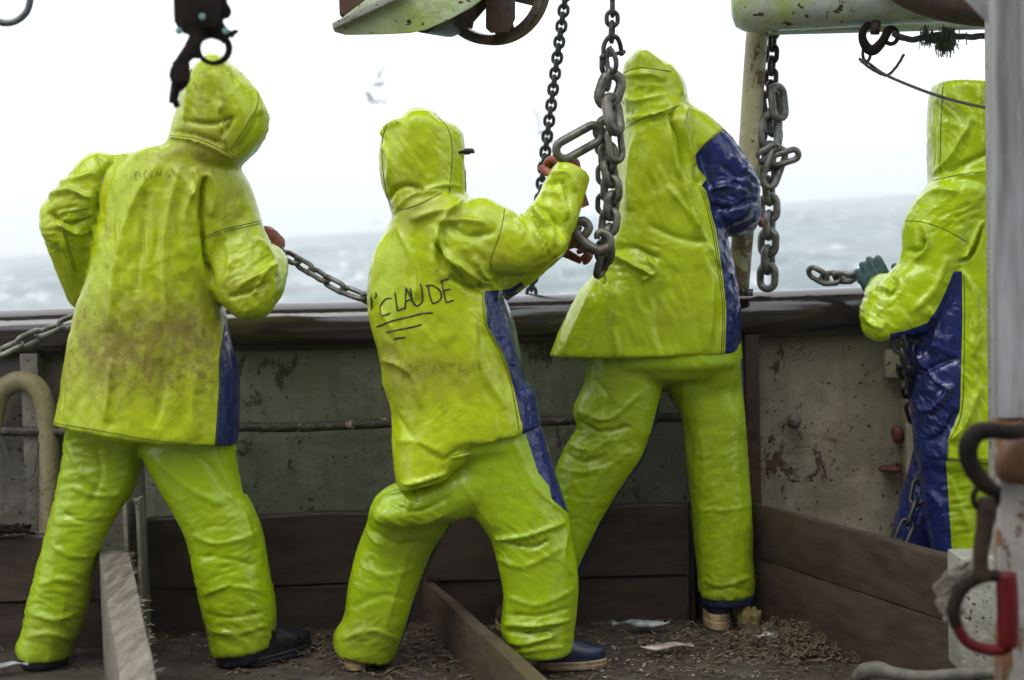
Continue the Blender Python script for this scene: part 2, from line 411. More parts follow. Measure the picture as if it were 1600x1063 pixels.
# vertical frames of the bulwark
for px, wd, m, z0 in ((1176, .022, rustm, .0), (1421, .02, bulw2, .0), (62, .028, bulw3, .0)):
    mb = MB(); mb.box((X(px, YB-.03), YB-.045, .44), (wd, .04, .44)); build(mb, 'frame', m, bw, bev=.004)
def knob(name, px, py, mat, label, cat, sx_=1, sz=1, r=.022):
    c = P(px, py, YB-.05); mb = MB()
    mb.tube([c+Vector((0, .07, 0)), c+Vector((0, .02, 0)), c+Vector((0, .0, 0)), c+Vector((0, -.015, 0)), c+Vector((0, -.022, 0))], [r*.6, r*.6, r, r*.95, r*.5], 16)
    V = np.array(mb.v); V[:, 0] = (V[:, 0]-c.x)*sx_+c.x; V[:, 2] = (V[:, 2]-c.z)*sz+c.z
    V += .0022*pn(V*60)[:, None]
    tag(mesh(name, V, mb.f, mat, None, True), label, cat)
knob('bolt_head', 1171, 647, redd, 'round dull red fitting just right of the leaning worker\'s thigh', 'bolt', 1.0, 1.05, .024)
knob('bolt_head', 1402, 679, redd, 'upper oval red fitting on the cream bulwark beside the far right worker', 'bolt', .8, 1.3, .022)
knob('bolt_head', 1390, 733, redd, 'lower flat red fitting on the cream bulwark beside the far right worker', 'bolt', 1.9, .5, .020)
knob('bolt_head', 378, 700, bulw3, 'grimy grey bolt head beside the hem of the left worker\'s jacket', 'bolt', .9, 1.1, .024)
knob('rust_scab', 1241, 657, bulw3, 'grey patch of scaled rust on the cream bulwark plate', 'rust patch', 1.0, 1.2, .022)
mb = MB(); mb.box(P(1393, 568, YB-.03), (.026, .03, .045)); tag(build(mb, 'mounting_box', bulw2, bev=.010), 'small cream painted box fixed high on the bulwark beside the far right worker', 'box')
# horizontal round bar
def bar(px0, py0, px1, py1, label):
    Y = YB-.09; a, b_ = P(px0, py0, Y), P(px1, py1, Y); pts = [a.lerp(b_, t/30)+Vector((0, 0, .004*sin(t*.8))) for t in range(31)]
    mb = MB(); mb.tube(pts, .0155, 14); V = np.array(mb.v); V += .0016*pn(V*70)[:, None]
    m = mesh('grab_bar', V, mb.f, barm, None, True); tag(m, label, 'bar')
barm = painted('bar_rust_and_flaked_paint', (.030, .022, .018), (.30, .24, .17), .56, streak=False, sc=12)
bar(-120, 678, 1165, 651, 'long rusty round bar with flaked paint running along the bulwark behind the crew')
# hooked vent pipe at the left
mb = MB(); Y = YB-.08
mb.tube([P(-12, 668, Y), P(-8, 640, Y), P(2, 612, Y), P(28, 596, Y), P(55, 603, Y), P(70, 632, Y), P(76, 690, Y), P(78, 760, Y), P(78, 850, Y), P(78, 985, Y)], .033, 16, sub=5)
tag(build(mb, 'bent_pipe', creamd, smooth=True), 'cream painted pipe bent over in a hook at the far left of the bulwark', 'pipe')
mb = MB(); Y = YB-.1
mb.tube([P(-5, 668, Y), P(8, 700, Y), P(24, 738, Y), P(38, 752, Y), P(52, 742, Y), P(58, 710, Y), P(62, 682, Y)], .0028, 6, sub=6)
tag(build(mb, 'twine', rope, smooth=True), 'thin brown twine hanging in a loop under the rusty bar', 'twine')
mb = MB()
for k in range(60):
    a = k*.9; c = P(12+22*cos(a)*(.3+.7*((k*37) % 10)/10), 834-6*abs(sin(k*1.7)), 5.35)
    mb.tube([c, c+Vector((RNG.normal()*.02, RNG.normal()*.02, .012)), c+Vector((RNG.normal()*.03, RNG.normal()*.03, .0))], .004, 5)
tag(build(mb, 'net_scrap', blackm, smooth=True), 'clump of black netting lying on the left boards', 'net')

# pound boards
def plank(x0, x1, z0, z1, Y, th, mat, name, parent=None, label=None, cat=None, bow=.004):
    mb = MB(); n = 24; rings = []
    for k in range(n+1):
        x = x0+(x1-x0)*k/n; d = bow*sin(k*.7+z0*9); e = .003*sin(k*1.3+z1*11)
        rings.append([(x, Y+d, z0+e*.3), (x, Y+th+d, z0+e*.3), (x, Y+th+d, z1+e), (x, Y+th*.12+d, z1+e), (x, Y+d, z1-.006+e)])
    mb.grid(rings); o = build(mb, name, mat, parent)
    if label: tag(o, label, cat)
    return o
YBD = 5.52
fb = empty('pound_board', (0, YBD, 0), 'dark wet two-plank board standing along the foot of the bulwark', 'board')
xl, xr = X(228, YBD), X(1076, YBD)
plank(xl, xr, .148, zz(795, YBD), YBD, .05, wood, 'plank', fb)
plank(xl, xr-.01, .0, .142, YBD+.008, .045, wood, 'plank', fb)
lb = empty('pound_board', (-2, 5.36, 0), 'dark wet two-plank board at the far left edge', 'board')
plank(-3.3, X(152, 5.36), .152, zz(838, 5.36, 70), 5.36, .05, wood, 'plank', lb)
plank(-3.3, X(150, 5.36), .0, .147, 5.37, .045, wood, 'plank', lb)
def slab(quad, z, mat, name, label, zb=0, parent=None, split=None, seg=14):
    """board on edge: quad = far-left, far-right, near-right, near-left on level z"""
    a, b, c, d = [Vector(q) for q in quad]; rings = []
    for k in range(seg+1):
        t = k/seg; l, r = a.lerp(d, t), b.lerp(c, t); wv = .001*sin(k*1.1+z*30)
        l = l+Vector((wv, 0, wv)); r = r+Vector((wv, 0, wv*.6))
        rings.append([(l.x, l.y, zb), (r.x, r.y, zb), (r.x, r.y, r.z-.005), (r.x-.003, r.y, r.z), (l.x+.003, l.y, l.z), (l.x, l.y, l.z-.005)])
    mb = MB(); mb.grid(rings); o = build(mb, name, mat, parent)
    if label: tag(o, label, 'board')
    return o
def Gz(px, py, z): return G(px, py, z)
z = .335
slab([Gz(154, 856, z), Gz(203, 863, z), Gz(262, 1140, z), Gz(198, 1140, z)], z, woodg, 'timber_beam', 'pale grey weathered timber between the left worker\'s legs, running towards the viewer')
z = .15
slab([Gz(659, 905, z), Gz(676, 907, z), Gz(915, 1110, z), Gz(874, 1110, z)], z, woodb, 'deck_divider', 'low brown board slanting across the deck between the worker with the lettered jacket\'s feet')
rb = empty('pound_board', (.9, 5.0, 0), 'dark two-plank board slanting across the deck in front of the far right worker', 'board')
z = .37; q = [Gz(1172, 786, z), Gz(1184, 786, z), Gz(1530, 876, z), Gz(1508, 880, z)]
slab(q, z, wood, 'plank', None, .207, rb)
q2 = [v+Vector((.002, -.006, .203-z)) for v in q]; slab(q2, .2, wood, 'plank', None, 0, rb)
# stanchions for the boards
def stanchion(px0, px1, pyt, Y, mat, label, d=.05):
    x0, x1 = X(px0, Y), X(px1, Y); zt = zz(pyt, Y, px0); mb = MB(); cx = (x0+x1)/2; h = (x1-x0)/2
    mb.box((cx-h+.006, Y, zt/2), (.006, d/2, zt/2)); mb.box((cx+h-.006, Y, zt/2), (.006, d/2, zt/2)); mb.box((cx, Y+d/2+.004, zt/2-.004), (h, .005, zt/2-.004))
    tag(build(mb, 'stanchion', mat, bev=.002), label, 'stanchion')
stanchion(196, 222, 778, 5.46, whitep, 'pale chipped steel channel post between the left worker\'s legs, behind the timber', .07)
stanchion(148, 165, 868, 5.40, creamd, 'dark stained channel post just left of the grey timber', .05)
stanchion(1076, 1096, 786, 5.50, blackm, 'dark channel post in the corner where the boards meet, behind the leaning worker', .07)
stanchion(664, 682, 904, 5.60-.1, blackm, 'short dark channel post at the far end of the low brown board', .04)

# ================================================================ GARMENTS
def remesh(mb, vox=.0068, it=5, fac=.5):
    me = bpy.data.meshes.new('tmp'); me.from_pydata(mb.v, [], mb.f); me.validate()
    bm = bmesh.new(); bm.from_mesh(me); bmesh.ops.recalc_face_normals(bm, faces=bm.faces); bm.to_mesh(me); bm.free()
    ob = bpy.data.objects.new('tmp', me); C.objects.link(ob)
    m = ob.modifiers.new('r', 'REMESH'); m.mode = 'VOXEL'; m.voxel_size = vox
    s = ob.modifiers.new('s', 'SMOOTH'); s.factor = fac; s.iterations = it
    dg = bpy.context.evaluated_depsgraph_get(); ev = ob.evaluated_get(dg); e = ev.to_mesh()
    V = np.zeros(len(e.vertices)*3); e.vertices.foreach_get('co', V); V = V.reshape(-1, 3)
    Q = [tuple(p.vertices) for p in e.polygons]
    ev.to_mesh_clear(); bpy.data.objects.remove(ob); bpy.data.meshes.remove(me)
    return V, np.array(Q)
def buckle(V, Q, wt=None, grow=.08, st=(0, 0), frames=16, pin=.4, bend=40, grav=.3, goal=.3):
    """let the cloth grow a few per cent against springs holding its shape, so that it buckles into real creases"""
    me = bpy.data.meshes.new('tmp'); me.from_pydata(V.tolist(), [], Q.tolist())
    ob = bpy.data.objects.new('tmp', me); C.objects.link(ob)
    g = ob.vertex_groups.new(name='pin'); g.add(list(range(len(V))), goal, 'REPLACE')
    m = ob.modifiers.new('c', 'CLOTH'); cs = m.settings
    if wt is not None:
        s = ob.vertex_groups.new(name='shr'); w_ = np.round(np.clip(wt, 0, 1)*20)/20
        for lv in np.unique(w_): s.add([int(i) for i in np.where(w_ == lv)[0]], float(lv), 'REPLACE')
        cs.vertex_group_shrink = 'shr'; cs.shrink_min = 0; cs.shrink_max = -grow
    if st[0] or st[1]:
        ob.shape_key_add(name='Basis'); k2 = ob.shape_key_add(name='rest'); c = V.mean(0); W = c+(V-c)*np.array([1+st[0], 1+st[0], 1+st[1]])
        k2.data.foreach_set('co', W.ravel()); cs.rest_shape_key = k2
    cs.quality = 4; cs.mass = .3; cs.air_damping = 2
    cs.tension_stiffness = 20; cs.compression_stiffness = 20; cs.shear_stiffness = 8; cs.bending_stiffness = bend
    cs.tension_damping = 12; cs.compression_damping = 12; cs.shear_damping = 8; cs.bending_damping = 2
    cs.vertex_group_mass = 'pin'; cs.pin_stiffness = pin; cs.effector_weights.gravity = grav
    m.collision_settings.use_collision = False; m.collision_settings.use_self_collision = False
    m.point_cache.frame_start = 1; m.point_cache.frame_end = frames+2
    for f in range(1, frames+1): S.frame_set(f)
    m2 = ob.modifiers.new('sub', 'SUBSURF'); m2.levels = 1; m2.render_levels = 1
    dg = bpy.context.evaluated_depsgraph_get(); e = ob.evaluated_get(dg).to_mesh()
    W = np.zeros(len(e.vertices)*3); e.vertices.foreach_get('co', W); W = W.reshape(-1, 3)
    Q2 = np.array([tuple(p.vertices) for p in e.polygons])
    bpy.data.objects.remove(ob); bpy.data.meshes.remove(me); S.frame_set(1)
    return W, Q2
def normals(V, Q):
    n = np.cross(V[Q[:, 2]]-V[Q[:, 0]], V[Q[:, 3]]-V[Q[:, 1]]); o = np.zeros_like(V)
    for k in range(4): np.add.at(o, Q[:, k], n)
    return o/np.maximum(np.linalg.norm(o, axis=1)[:, None], 1e-9)
def relax(V, Q, it=1, f=.5):
    for _ in range(it):
        s = np.zeros_like(V); c = np.zeros(len(V))
        for a in range(4):
            b = (a+1) % 4
            np.add.at(s, Q[:, a], V[Q[:, b]]); np.add.at(c, Q[:, a], 1)
            np.add.at(s, Q[:, b], V[Q[:, a]]); np.add.at(c, Q[:, b], 1)
        V = V+(s/np.maximum(c, 1)[:, None]-V)*f
    return V
def pdist(p, poly, closed=False):
    best = np.full(len(p), 1e9); tt = np.zeros(len(p)); n = len(poly); m = n if closed else n-1
    for k in range(m):
        a = np.array(poly[k], float); b = np.array(poly[(k+1) % n], float); d = b-a; L = max((d*d).sum(), 1e-9)
        t = np.clip(((p-a)@d)/L, 0, 1); r = p-a-t[:, None]*d; q = np.sqrt((r*r).sum(1))
        sgn = np.sign(r[:, 0]*d[1]-r[:, 1]*d[0]); u = q < best
        best[u] = q[u]; tt[u] = (k+t[u])/m
    return best, tt
def inside(p, poly):
    c = np.zeros(len(p), bool); n = len(poly)
    for k in range(n):
        x1, y1 = poly[k]; x2, y2 = poly[(k+1) % n]
        m = ((y1 > p[:, 1]) != (y2 > p[:, 1])); xi = (x2-x1)*(p[:, 1]-y1)/((y2-y1) or 1e-9)+x1
        c ^= m & (p[:, 0] < xi)
    return c
def spl(poly, k=5):
    q, _ = smooth_path([Vector((x, y, 0)) for x, y in poly], [0]*len(poly), k); return [(v.x, v.y) for v in q]
def sdf(p, poly):
    d, _ = pdist(p, poly, True); return np.where(inside(p, poly), -d, d)
FS = 1.75
def folds(V, Q, fl, zones, base=(.0045, 5.5), seed=0, stretch=(1, 1, .45)):
    """fl: crease lines (photo outline coords), width px, height mm; zones: (cx,cy,rx,ry,angle,mm,scale)"""
    p = proj(V); Nn = normals(V, Q); face = -(Nn@FW); wcam = np.clip(.25+face*1.2, 0, 1)
    d = base[0]*pn(V*base[1]*np.array(stretch)+seed)
    rg = 1-2*np.abs(pn(V*base[1]*1.9*np.array(stretch)+seed+7)); d += base[0]*.5*rg
    for poly, w, a in fl:
        q, t = pdist(p, spl(poly, 4)); wv = w*.72*(1+.25*pn(V*20+seed)); q = q+0
        ends = np.clip(np.minimum(t, 1-t)*5, 0, 1)**.7
        pr = .6*np.exp(-1.1*q/wv)+.4/(1+(q/wv)**2)**1.6
        d += a*.001*FS*pr*ends*wcam
    for cx, cy, rx, ry, ang, a, sc in zones:
        ca, sa = cos(R(ang)), sin(R(ang)); x = p[:, 0]-cx; y = p[:, 1]-cy
        g = np.exp(-((x/rx)**2+(y/ry)**2)*1.1)
        al = x*ca+y*sa; ac = -x*sa+y*ca
        wp = pn(V*7+seed)*6
        uu = np.stack([al/(sc*3.0), (ac+wp)/sc, V[:, 1]*9], 1)+seed
        n1 = pn(uu); n2 = 1-2*np.abs(pn(uu*1.7+3.3))
        d += a*.001*g*(n1*.9+n2*.75)
    return V+Nn*d[:, None]
def biggest(fs):
    par = {}
    def fd(i):
        while par.setdefault(i, i) != i: par[i] = par[par[i]]; i = par[i]
        return i
    for f in fs:
        a = fd(f[0])
        for i in f[1:]: par[fd(i)] = a
    cnt = {}
    for f in fs: cnt[fd(f[0])] = cnt.get(fd(f[0]), 0)+1
    k = max(cnt, key=cnt.get); return [f for f in fs if fd(f[0]) == k], [f for f in fs if fd(f[0]) != k]
def cut(V, Q, sdv, attr):
    """split a mesh along sd=0; returns (inside, outside) meshes"""
    V = [tuple(v) for v in V]; A = list(attr); sv = list(np.where(np.abs(sdv) < 1e-4, 1e-4, sdv)); cache = {}
    def mid(i, j):
        k = (min(i, j), max(i, j))
        if k not in cache:
            t = sv[i]/(sv[i]-sv[j]); cache[k] = len(V)
            V.append(tuple(V[i][c]+(V[j][c]-V[i][c])*t for c in range(3))); A.append(A[i]+(A[j]-A[i])*t)
        return cache[k]
    IN, OUT = [], []
    for f in Q:
        s = [sv[i] < 0 for i in f]
        if all(s): IN.append(tuple(f))
        elif not any(s): OUT.append(tuple(f))
        else:
            a, b = [], []; n = len(f)
            for k in range(n):
                i, j = f[k], f[(k+1) % n]; (a if sv[i] < 0 else b).append(i)
                if (sv[i] < 0) != (sv[j] < 0): m = mid(i, j); a.append(m); b.append(m)
            if len(a) > 2: IN.append(tuple(a))
            if len(b) > 2: OUT.append(tuple(b))
    if IN: IN, ex = biggest(IN); OUT += ex
    V = np.array(V); A = np.array(A)
    def comp(fs):
        if not fs: return np.zeros((0, 3)), [], np.zeros(0)
        ids = sorted({i for f in fs for i in f}); mp = {i: k for k, i in enumerate(ids)}
        return V[ids], [tuple(mp[i] for i in f) for f in fs], A[ids]
    return comp(IN), comp(OUT)
from mathutils.bvhtree import BVHTree
def stitch(bvh, lines, name, mat, parent, r=.0011, sub=6, lift=.0006, each=False):
    if each:
        for ln in lines: stitch(bvh, [ln], name, mat, parent, r, sub, lift)
        return
    mb = MB()
    for ln in lines:
        q = spl(ln, sub) if len(ln) > 2 else [(ln[0][0]+(ln[1][0]-ln[0][0])*t/8, ln[0][1]+(ln[1][1]-ln[0][1])*t/8) for t in range(9)]
        # resample densely
        pts = []; last = None
        for a, b in zip(q[:-1], q[1:]):
            k = max(1, int(math.hypot(b[0]-a[0], b[1]-a[1])/3))
            for t in range(k): pts.append((a[0]+(b[0]-a[0])*t/k, a[1]+(b[1]-a[1])*t/k))
        pts.append(q[-1]); run = []
        for x, y in pts:
            d = ray(x, y).normalized(); h = bvh.ray_cast(CAMO, d)
            if h[0] is not None and (not run or (h[0]-run[-1]).length < .05): run.append(h[0]+h[1]*lift)
            else:
                if len(run) > 2 and not (mb.v and name == 'seam'): mb.tube(run, r, 5)
                run = [h[0]+h[1]*lift] if h[0] is not None else []
        if len(run) > 2 and not (mb.v and name == 'seam'): mb.tube(run, [r*.5]+[r*(.85+.3*random.random()) for _ in run[2:]]+[r*.5], 5)
    if mb.v: return build(mb, name, mat, parent, True)
def garment(person, name, lofts, mat, fl=(), zones=(), panels=(), grime=(), seams=(), seed=0, base=(.0045, 5.5), vox=.0115, hood=None, it=3, bk={}, fs=1):
    mb = MB()
    for l in lofts:
        if isinstance(l, tuple): mb.loft(l[0], **l[1])
        else: mb.loft(l)
    V, Q = remesh(mb, vox, it)
    if hood:   # the face opening: a real hollow in the front of the hood
        c, ax, r, dep = hood; c = np.array(c); ax = np.array(ax)/np.linalg.norm(ax); q = V-c
        al = q@ax; ra = np.linalg.norm(q-al[:, None]*ax, axis=1); s = np.clip(1-(ra/r)**4, 0, 1)*(al > 0)*(np.linalg.norm(q, axis=1) < .19)
        V = V-ax*(dep*s)[:, None]
    if bk is not None:
        p = proj(V); wt = np.full(len(V), bk.get('b', .3))
        for z in zones: wt += (1.0 if z[2]*z[3] < 4600 else .12)*np.exp(-(((p[:, 0]-z[0])/z[2])**2+((p[:, 1]-z[1])/z[3])**2))
        V, Q = buckle(V, Q, wt, **{k: v for k, v in bk.items() if k not in 'bz'})
        V = V+(V-relax(V, Q, 7))*.55
    V = folds(V, Q, [(q_, w_, a_*fs) for q_, w_, a_ in fl], zones, base, seed); dl = V-relax(V, Q, 4); V = V+dl*.85; V = relax(V, Q, 1, .15)
    p = proj(V); g = np.zeros(len(V))
    for cx, cy, rx, ry, a in grime: g += a*np.exp(-(((p[:, 0]-cx)/rx)**2+((p[:, 1]-cy)/ry)**2))
    g = np.clip(g, 0, 1)
    bvh = BVHTree.FromPolygons([tuple(v) for v in V], [tuple(f) for f in Q.tolist()])
    rest = (V, Q.tolist(), g); pieces = []
    for pnm, poly, pm in panels:
        (a, b) = cut(rest[0], rest[1], sdf(proj(rest[0]), poly), rest[2]); pieces.append((pnm, a, pm)); rest = b
    main = mesh(name, rest[0], rest[1], mat, person, True, {'grime': rest[2]})
    for pnm, a, pm in pieces:
        if len(a[1]): mesh(pnm, a[0], a[1], pm, main, True, {'grime': a[2]})
    if seams: stitch(bvh, seams, 'seam', thread, main, each=True)
    return main, bvh
def rows(Y, t, *rs):
    """rows with a common distance/thickness unless a row gives its own"""
    o = []
    for r in rs:
        o.append(tuple(r[:4])+((Y, t) if len(r) == 4 else (Y+r[4], t)))
    return o

# body under the clothes, head with a face, one continuous mesh
def body(person, head, face, neck, chest, pelvis, sh, el, wr, hp, kn, an, s=1.0):
    V3 = Vector; mb = MB(); f = face.normalized(); upv = (V3(head)-V3(neck)).normalized(); side = f.cross(upv).normalized(); upv = side.cross(f)
    h = V3(head)
    mb.ell(h, (side*.074*s, f*.092*s, upv*.112*s), 20, 14)
    mb.ell(h-upv*.055*s+f*.03*s, (side*.052*s, f*.055*s, upv*.055*s))           # jaw
    mb.tube([h+f*.088*s+upv*.015*s, h+f*.104*s-upv*.012*s, h+f*.112*s-upv*.028*s], [.009, .012, .014], 8)   # nose
    for q in (-1, 1):
        mb.ell(h+side*.076*s*q-f*.005-upv*.01*s, (side*.010, f*.020, upv*.032), 8, 6)  # ear
        mb.ell(h+side*.031*s*q+f*.078*s+upv*.028*s, (side*.020, f*.012, upv*.007), 8, 6)  # brow
        mb.ell(h+side*.038*s*q+f*.066*s-upv*.03*s, (side*.020, f*.018, upv*.022), 8, 6)   # cheek
    mb.ell(h+f*.086*s-upv*.058*s, (side*.026, f*.010, upv*.006), 8, 6); mb.ell(h+f*.084*s-upv*.070*s, (side*.020, f*.010, upv*.006), 8, 6)
    mb.tube([h-upv*.06, V3(neck), V3(chest)], [.052, .055, .09], 12)
    mb.tube([V3(neck)+(V3(chest)-V3(neck))*.3, V3(chest), (V3(chest)+V3(pelvis))/2, V3(pelvis)], [.07, .105, .095, .095], 16, sub=4)
    for a, e, w_ in zip(sh, el, wr):
        mb.tube([V3(chest)+(V3(neck)-V3(chest))*.5, V3(a), (V3(a)+V3(e))/2, V3(e), (V3(e)+V3(w_))/2, V3(w_)], [.06, .05, .043, .036, .036, .026], 10, sub=3)
    for a, k, n_ in zip(hp, kn, an):
        mb.tube([V3(pelvis), V3(a), (V3(a)+V3(k))/2, V3(k), (V3(k)*.6+V3(n_)*.4), V3(n_)], [.08, .05, .045, .036, .036, .03], 10, sub=3)
    V, Q = remesh(mb, .0075, 3)
    o = mesh('body', V, Q.tolist(), skin, person, True)
    for q in (-1, 1):
        mbe = MB(); mbe.ell(h+side*.031*s*q+f*.080*s+upv*.010*s, (side*.013, f*.011, upv*.009), 10, 8)
        build(mbe, 'eye', eyem, o, True)
    return o
eyem = simple('eye_white', (.6, .58, .55), .2, 0, .1, 5, 0)

def glove(person, wrist, d, nrm, mat, curl=(60, 55, 40), thumb=1, s=1.0, spread=4, name='glove', cuff=.05):
    """wrist position, direction of the hand, palm normal (the side the fingers close to)"""
    d = Vector(d).normalized(); n = Vector(nrm); n = (n-d*n.dot(d)).normalized(); sd = d.cross(n).normalized()*thumb; w0 = Vector(wrist); mb = MB()
    def rg(c, a, b): return [c+sd*(a*cos(2*pi*k/14))+n*(b*sin(2*pi*k/14)) for k in range(14)]
    mb.grid([rg(w0-d*cuff, .030*s, .024*s), rg(w0-d*.01, .029*s, .021*s), rg(w0+d*.02*s, .036*s, .018*s), rg(w0+d*.05*s, .042*s, .017*s), rg(w0+d*.078*s, .042*s, .015*s), rg(w0+d*.092*s, .038*s, .011*s)])
    for k, (o_, L) in enumerate(((.031, .068), (.0105, .078), (-.0105, .073), (-.031, .058))):
        p = w0+d*(.082-abs(o_)*.15)*s+sd*o_*s; a = R(spread*(o_/.03)); dr = (d*cos(a)+sd*sin(a)); pts = [p-dr*.02, p]; ang = 0
        for j, (fr, cu) in enumerate(zip((.45, .32, .23), curl)):
            ang += R(cu*(1+.06*(k-1.5))); dd = dr*cos(ang)+n*sin(ang); p = p+dd*L*s*fr*1.1; pts.append(p)
        mb.tube(pts, [.0115*s, .0118*s, .0108*s, .0100*s, .0082*s], 10, sub=3)
        mb.ell(pts[-1], (sd*.0082*s, n*.0082*s, d*.0082*s), 8, 6)
    tb = w0+d*.028*s+sd*.030*s
    t1 = tb+(sd*.75+d*.55+n*.25).normalized()*.036*s; t2 = t1+(sd*.25+d*.7+n*.6).normalized()*.030*s; t3 = t2+(d*.6+n*.75-sd*.1).normalized()*.020*s
    mb.tube([tb-sd*.012, tb, t1, t2, t3], [.015*s, .016*s, .0135*s, .0118*s, .0095*s], 10, sub=3)
    V, Q = remesh(mb, .0028, 3); V += normals(V, Q)*(.0007*pn(V*90))[:, None]
    return mesh(name, V, Q.tolist(), mat, person, True)

def shoe(person, heel, toe_dir, L=.27, wd=.05, um=navyr, sm=sole, hh=.07, cl=.03):
    """clog or boot: a closed upper on its own sole"""
    h = Vector(heel); d = Vector((toe_dir[0], toe_dir[1], 0)).normalized(); s = Vector((d.y, -d.x, 0)); U = Vector((0, 0, 1))
    def outline(z, gr=0, n=22):
        o = []
        for k in range(n):
            a = 2*pi*k/n; x = cos(a); y = sin(a)
            wv = (wd+gr)*(1 if x > 0 else .86)*(1-.12*max(0, x))
            o.append(h+d*(L/2-.0+ (L/2+gr)*math.copysign(abs(x)**.85, x))+s*wv*math.copysign(abs(y)**.8, y)+U*z)
        return o
    mb = MB(); mb.grid([outline(.002, -.006), outline(.006, .0), outline(cl*.5, .0015), outline(cl*.55, -.001), outline(cl*.9, .001), outline(cl, -.002)])
    mu = MB(); rr = []
    for z, g, a in ((cl-.004, -.004, 1), (cl+.02, .0, 1), (cl+.04, -.004, .98), (cl+hh*.75, -.012, .9), (cl+hh, -.026, .72)):
        o = outline(z, g); c = h+d*(L*.45)+U*z
        # the top slopes down towards the toe
        q = []
        for p in o:
            f_ = max(0, (p-h).dot(d)/L-.35)/.65; zz_ = z if z < cl+.03 else z-(z-cl-.026)*f_*.75
            pp = c+(p-c)*a; pp.z = zz_; q.append(pp)
        rr.append(q)
    mu.grid(rr); mu.tube([h+d*.055+U*(cl+.02), h+d*.057+U*(cl+.085)], [.042, .040], 16)
    V, Q = remesh(mu, .0055, 3)
    u = mesh('shoe', V, Q.tolist(), um, person, True)
    build(mb, 'sole', sm, u)
    return u
# ================================================================ PEOPLE
def zone_set(*z): return list(z)
# ---- left worker
Y = 5.1
p1 = empty('person', (P(245, 1040, Y).x, Y, 0), 'leftmost fisherman in a brown-stained yellow-green oilskin, seen from behind with one elbow out', 'person', 'crew hauling chains at the rail')
body(p1, P(345, 172, Y-.02), Vector((.62, .72, -.3)), P(315, 235, Y-.02), P(270, 330, Y), P(240, 640, Y),
     [P(190, 280, Y), P(350, 300, Y)], [P(100, 340, Y-.02), P(385, 430, Y-.06)], [P(135, 430, Y+.14), P(421, 395, Y+.17)],
     [P(168, 690, Y+.03), P(296, 690, Y+.03)], [P(108, 860, Y+.06), P(352, 860, Y+.03)], [P(78, 1010, Y+.08), P(382, 1005, Y+.03)])
garment(p1, 'trousers', [
    rows(Y, .125, (112, 580, 364, 580), (107, 620, 370, 630), (110, 655, 360, 665)),
    (rows(Y+.06, .095, (103, 640, 235, 640, -.06), (103, 675, 226, 700), (94, 740, 209, 762), (80, 806, 182, 803), (61, 882, 148, 882), (45, 938, 138, 942), (36, 985, 125, 985), (27, 1004, 113, 1008), (28, 1022, 111, 1026)), dict(dome=(.5, 0))),
    (rows(Y+.02, .095, (215, 640, 370, 645), (218, 695, 370, 705), (248, 760, 378, 757), (270, 800, 396, 795), (290, 840, 410, 830), (303, 900, 421, 892), (316, 955, 431, 950), (327, 992, 429, 982), (332, 1022, 428, 1006)), dict(dome=(.5, 0)))],
    ytr, bk=dict(st=(.02, .14), b=.45, grow=.10, frames=20), fs=.42, fl=[([(105, 690), (130, 740), (175, 770)], 9, 9), ([(110, 760), (150, 775), (190, 770)], 7, 8), ([(98, 800), (130, 815), (165, 815)], 6, -8), ([(80, 850), (110, 868), (150, 868)], 6, 8),
         ([(60, 915), (95, 905), (135, 915)], 6, 7), ([(50, 960), (85, 968), (125, 955)], 6, 8), ([(38, 998), (75, 990), (115, 1000)], 5, 7), ([(150, 700), (158, 740), (140, 790)], 9, -9),
         ([(235, 705), (290, 760), (350, 790)], 10, 9), ([(222, 700), (300, 705), (380, 790)], 7, -7), ([(300, 835), (340, 850), (395, 835)], 7, 9), ([(305, 870), (350, 872), (400, 885)], 6, -7),
         ([(318, 930), (360, 915), (410, 925)], 6, 9), ([(320, 960), (365, 965), (415, 955)], 5, -7), ([(328, 985), (370, 990), (420, 975)], 5, 8), ([(350, 770), (380, 800), (395, 850)], 6, 8)],
    zones=[(120, 800, 60, 120, -8, 3.8, 20), (85, 960, 60, 70, 17, 3.8, 14), (350, 860, 60, 90, -13, 3.2, 18), (375, 965, 60, 60, 27, 3.8, 13), (150, 700, 60, 50, 10, 3.8, 18)],
    panels=[('side_panel', [(370, 700), (390, 700), (390, 775), (380, 770), (374, 735)], navy)], grime=[(130, 700, 40, 60, .4), (80, 1000, 50, 40, .6), (370, 1000, 50, 40, .5), (350, 820, 50, 40, .3)], seed=1, base=(.004, 6))
jl = [(rows(Y, .15, (258, 222, 348, 238, -.0), (212, 238, 376, 262), (172, 272, 396, 300), (152, 340, 398, 355), (138, 420, 348, 440), (118, 485, 353, 500), (103, 560, 370, 570), (93, 620, 373, 640), (83, 658, 370, 690)), dict(dome=(.5, 0))),
      rows(Y, .075, (222, 234, 205, 330), (172, 236, 165, 345), (142, 234, 148, 352), (110, 268, 138, 362), (72, 315, 128, 372), (66, 332, 110, 385)),
      rows(Y, .062, (64, 322, 132, 330, -.01), (68, 352, 142, 352, .0), (80, 390, 150, 385, .04), (95, 430, 158, 425, .10), (108, 458, 165, 455, .15)),
      rows(Y, .08, (316, 262, 372, 256), (313, 300, 394, 292), (316, 370, 413, 352, -.02), (324, 420, 431, 402, -.05), (336, 458, 437, 436, -.07), (360, 482, 428, 470, -.07)),
      rows(Y, .06, (350, 440, 400, 480, -.07), (372, 405, 432, 468, -.03), (395, 385, 438, 440, .04), (402, 388, 428, 426, .09)),
      rows(Y-.03, .125, (326, 90, 352, 91), (306, 102, 372, 105), (294, 122, 390, 124), (286, 146, 412, 148), (278, 170, 427, 176), (270, 192, 421, 204), (265, 210, 402, 230), (262, 222, 376, 254))]
HP1 = [(262, 60), (430, 60), (430, 190), (376, 256), (345, 232), (320, 224), (262, 214), (240, 200)]
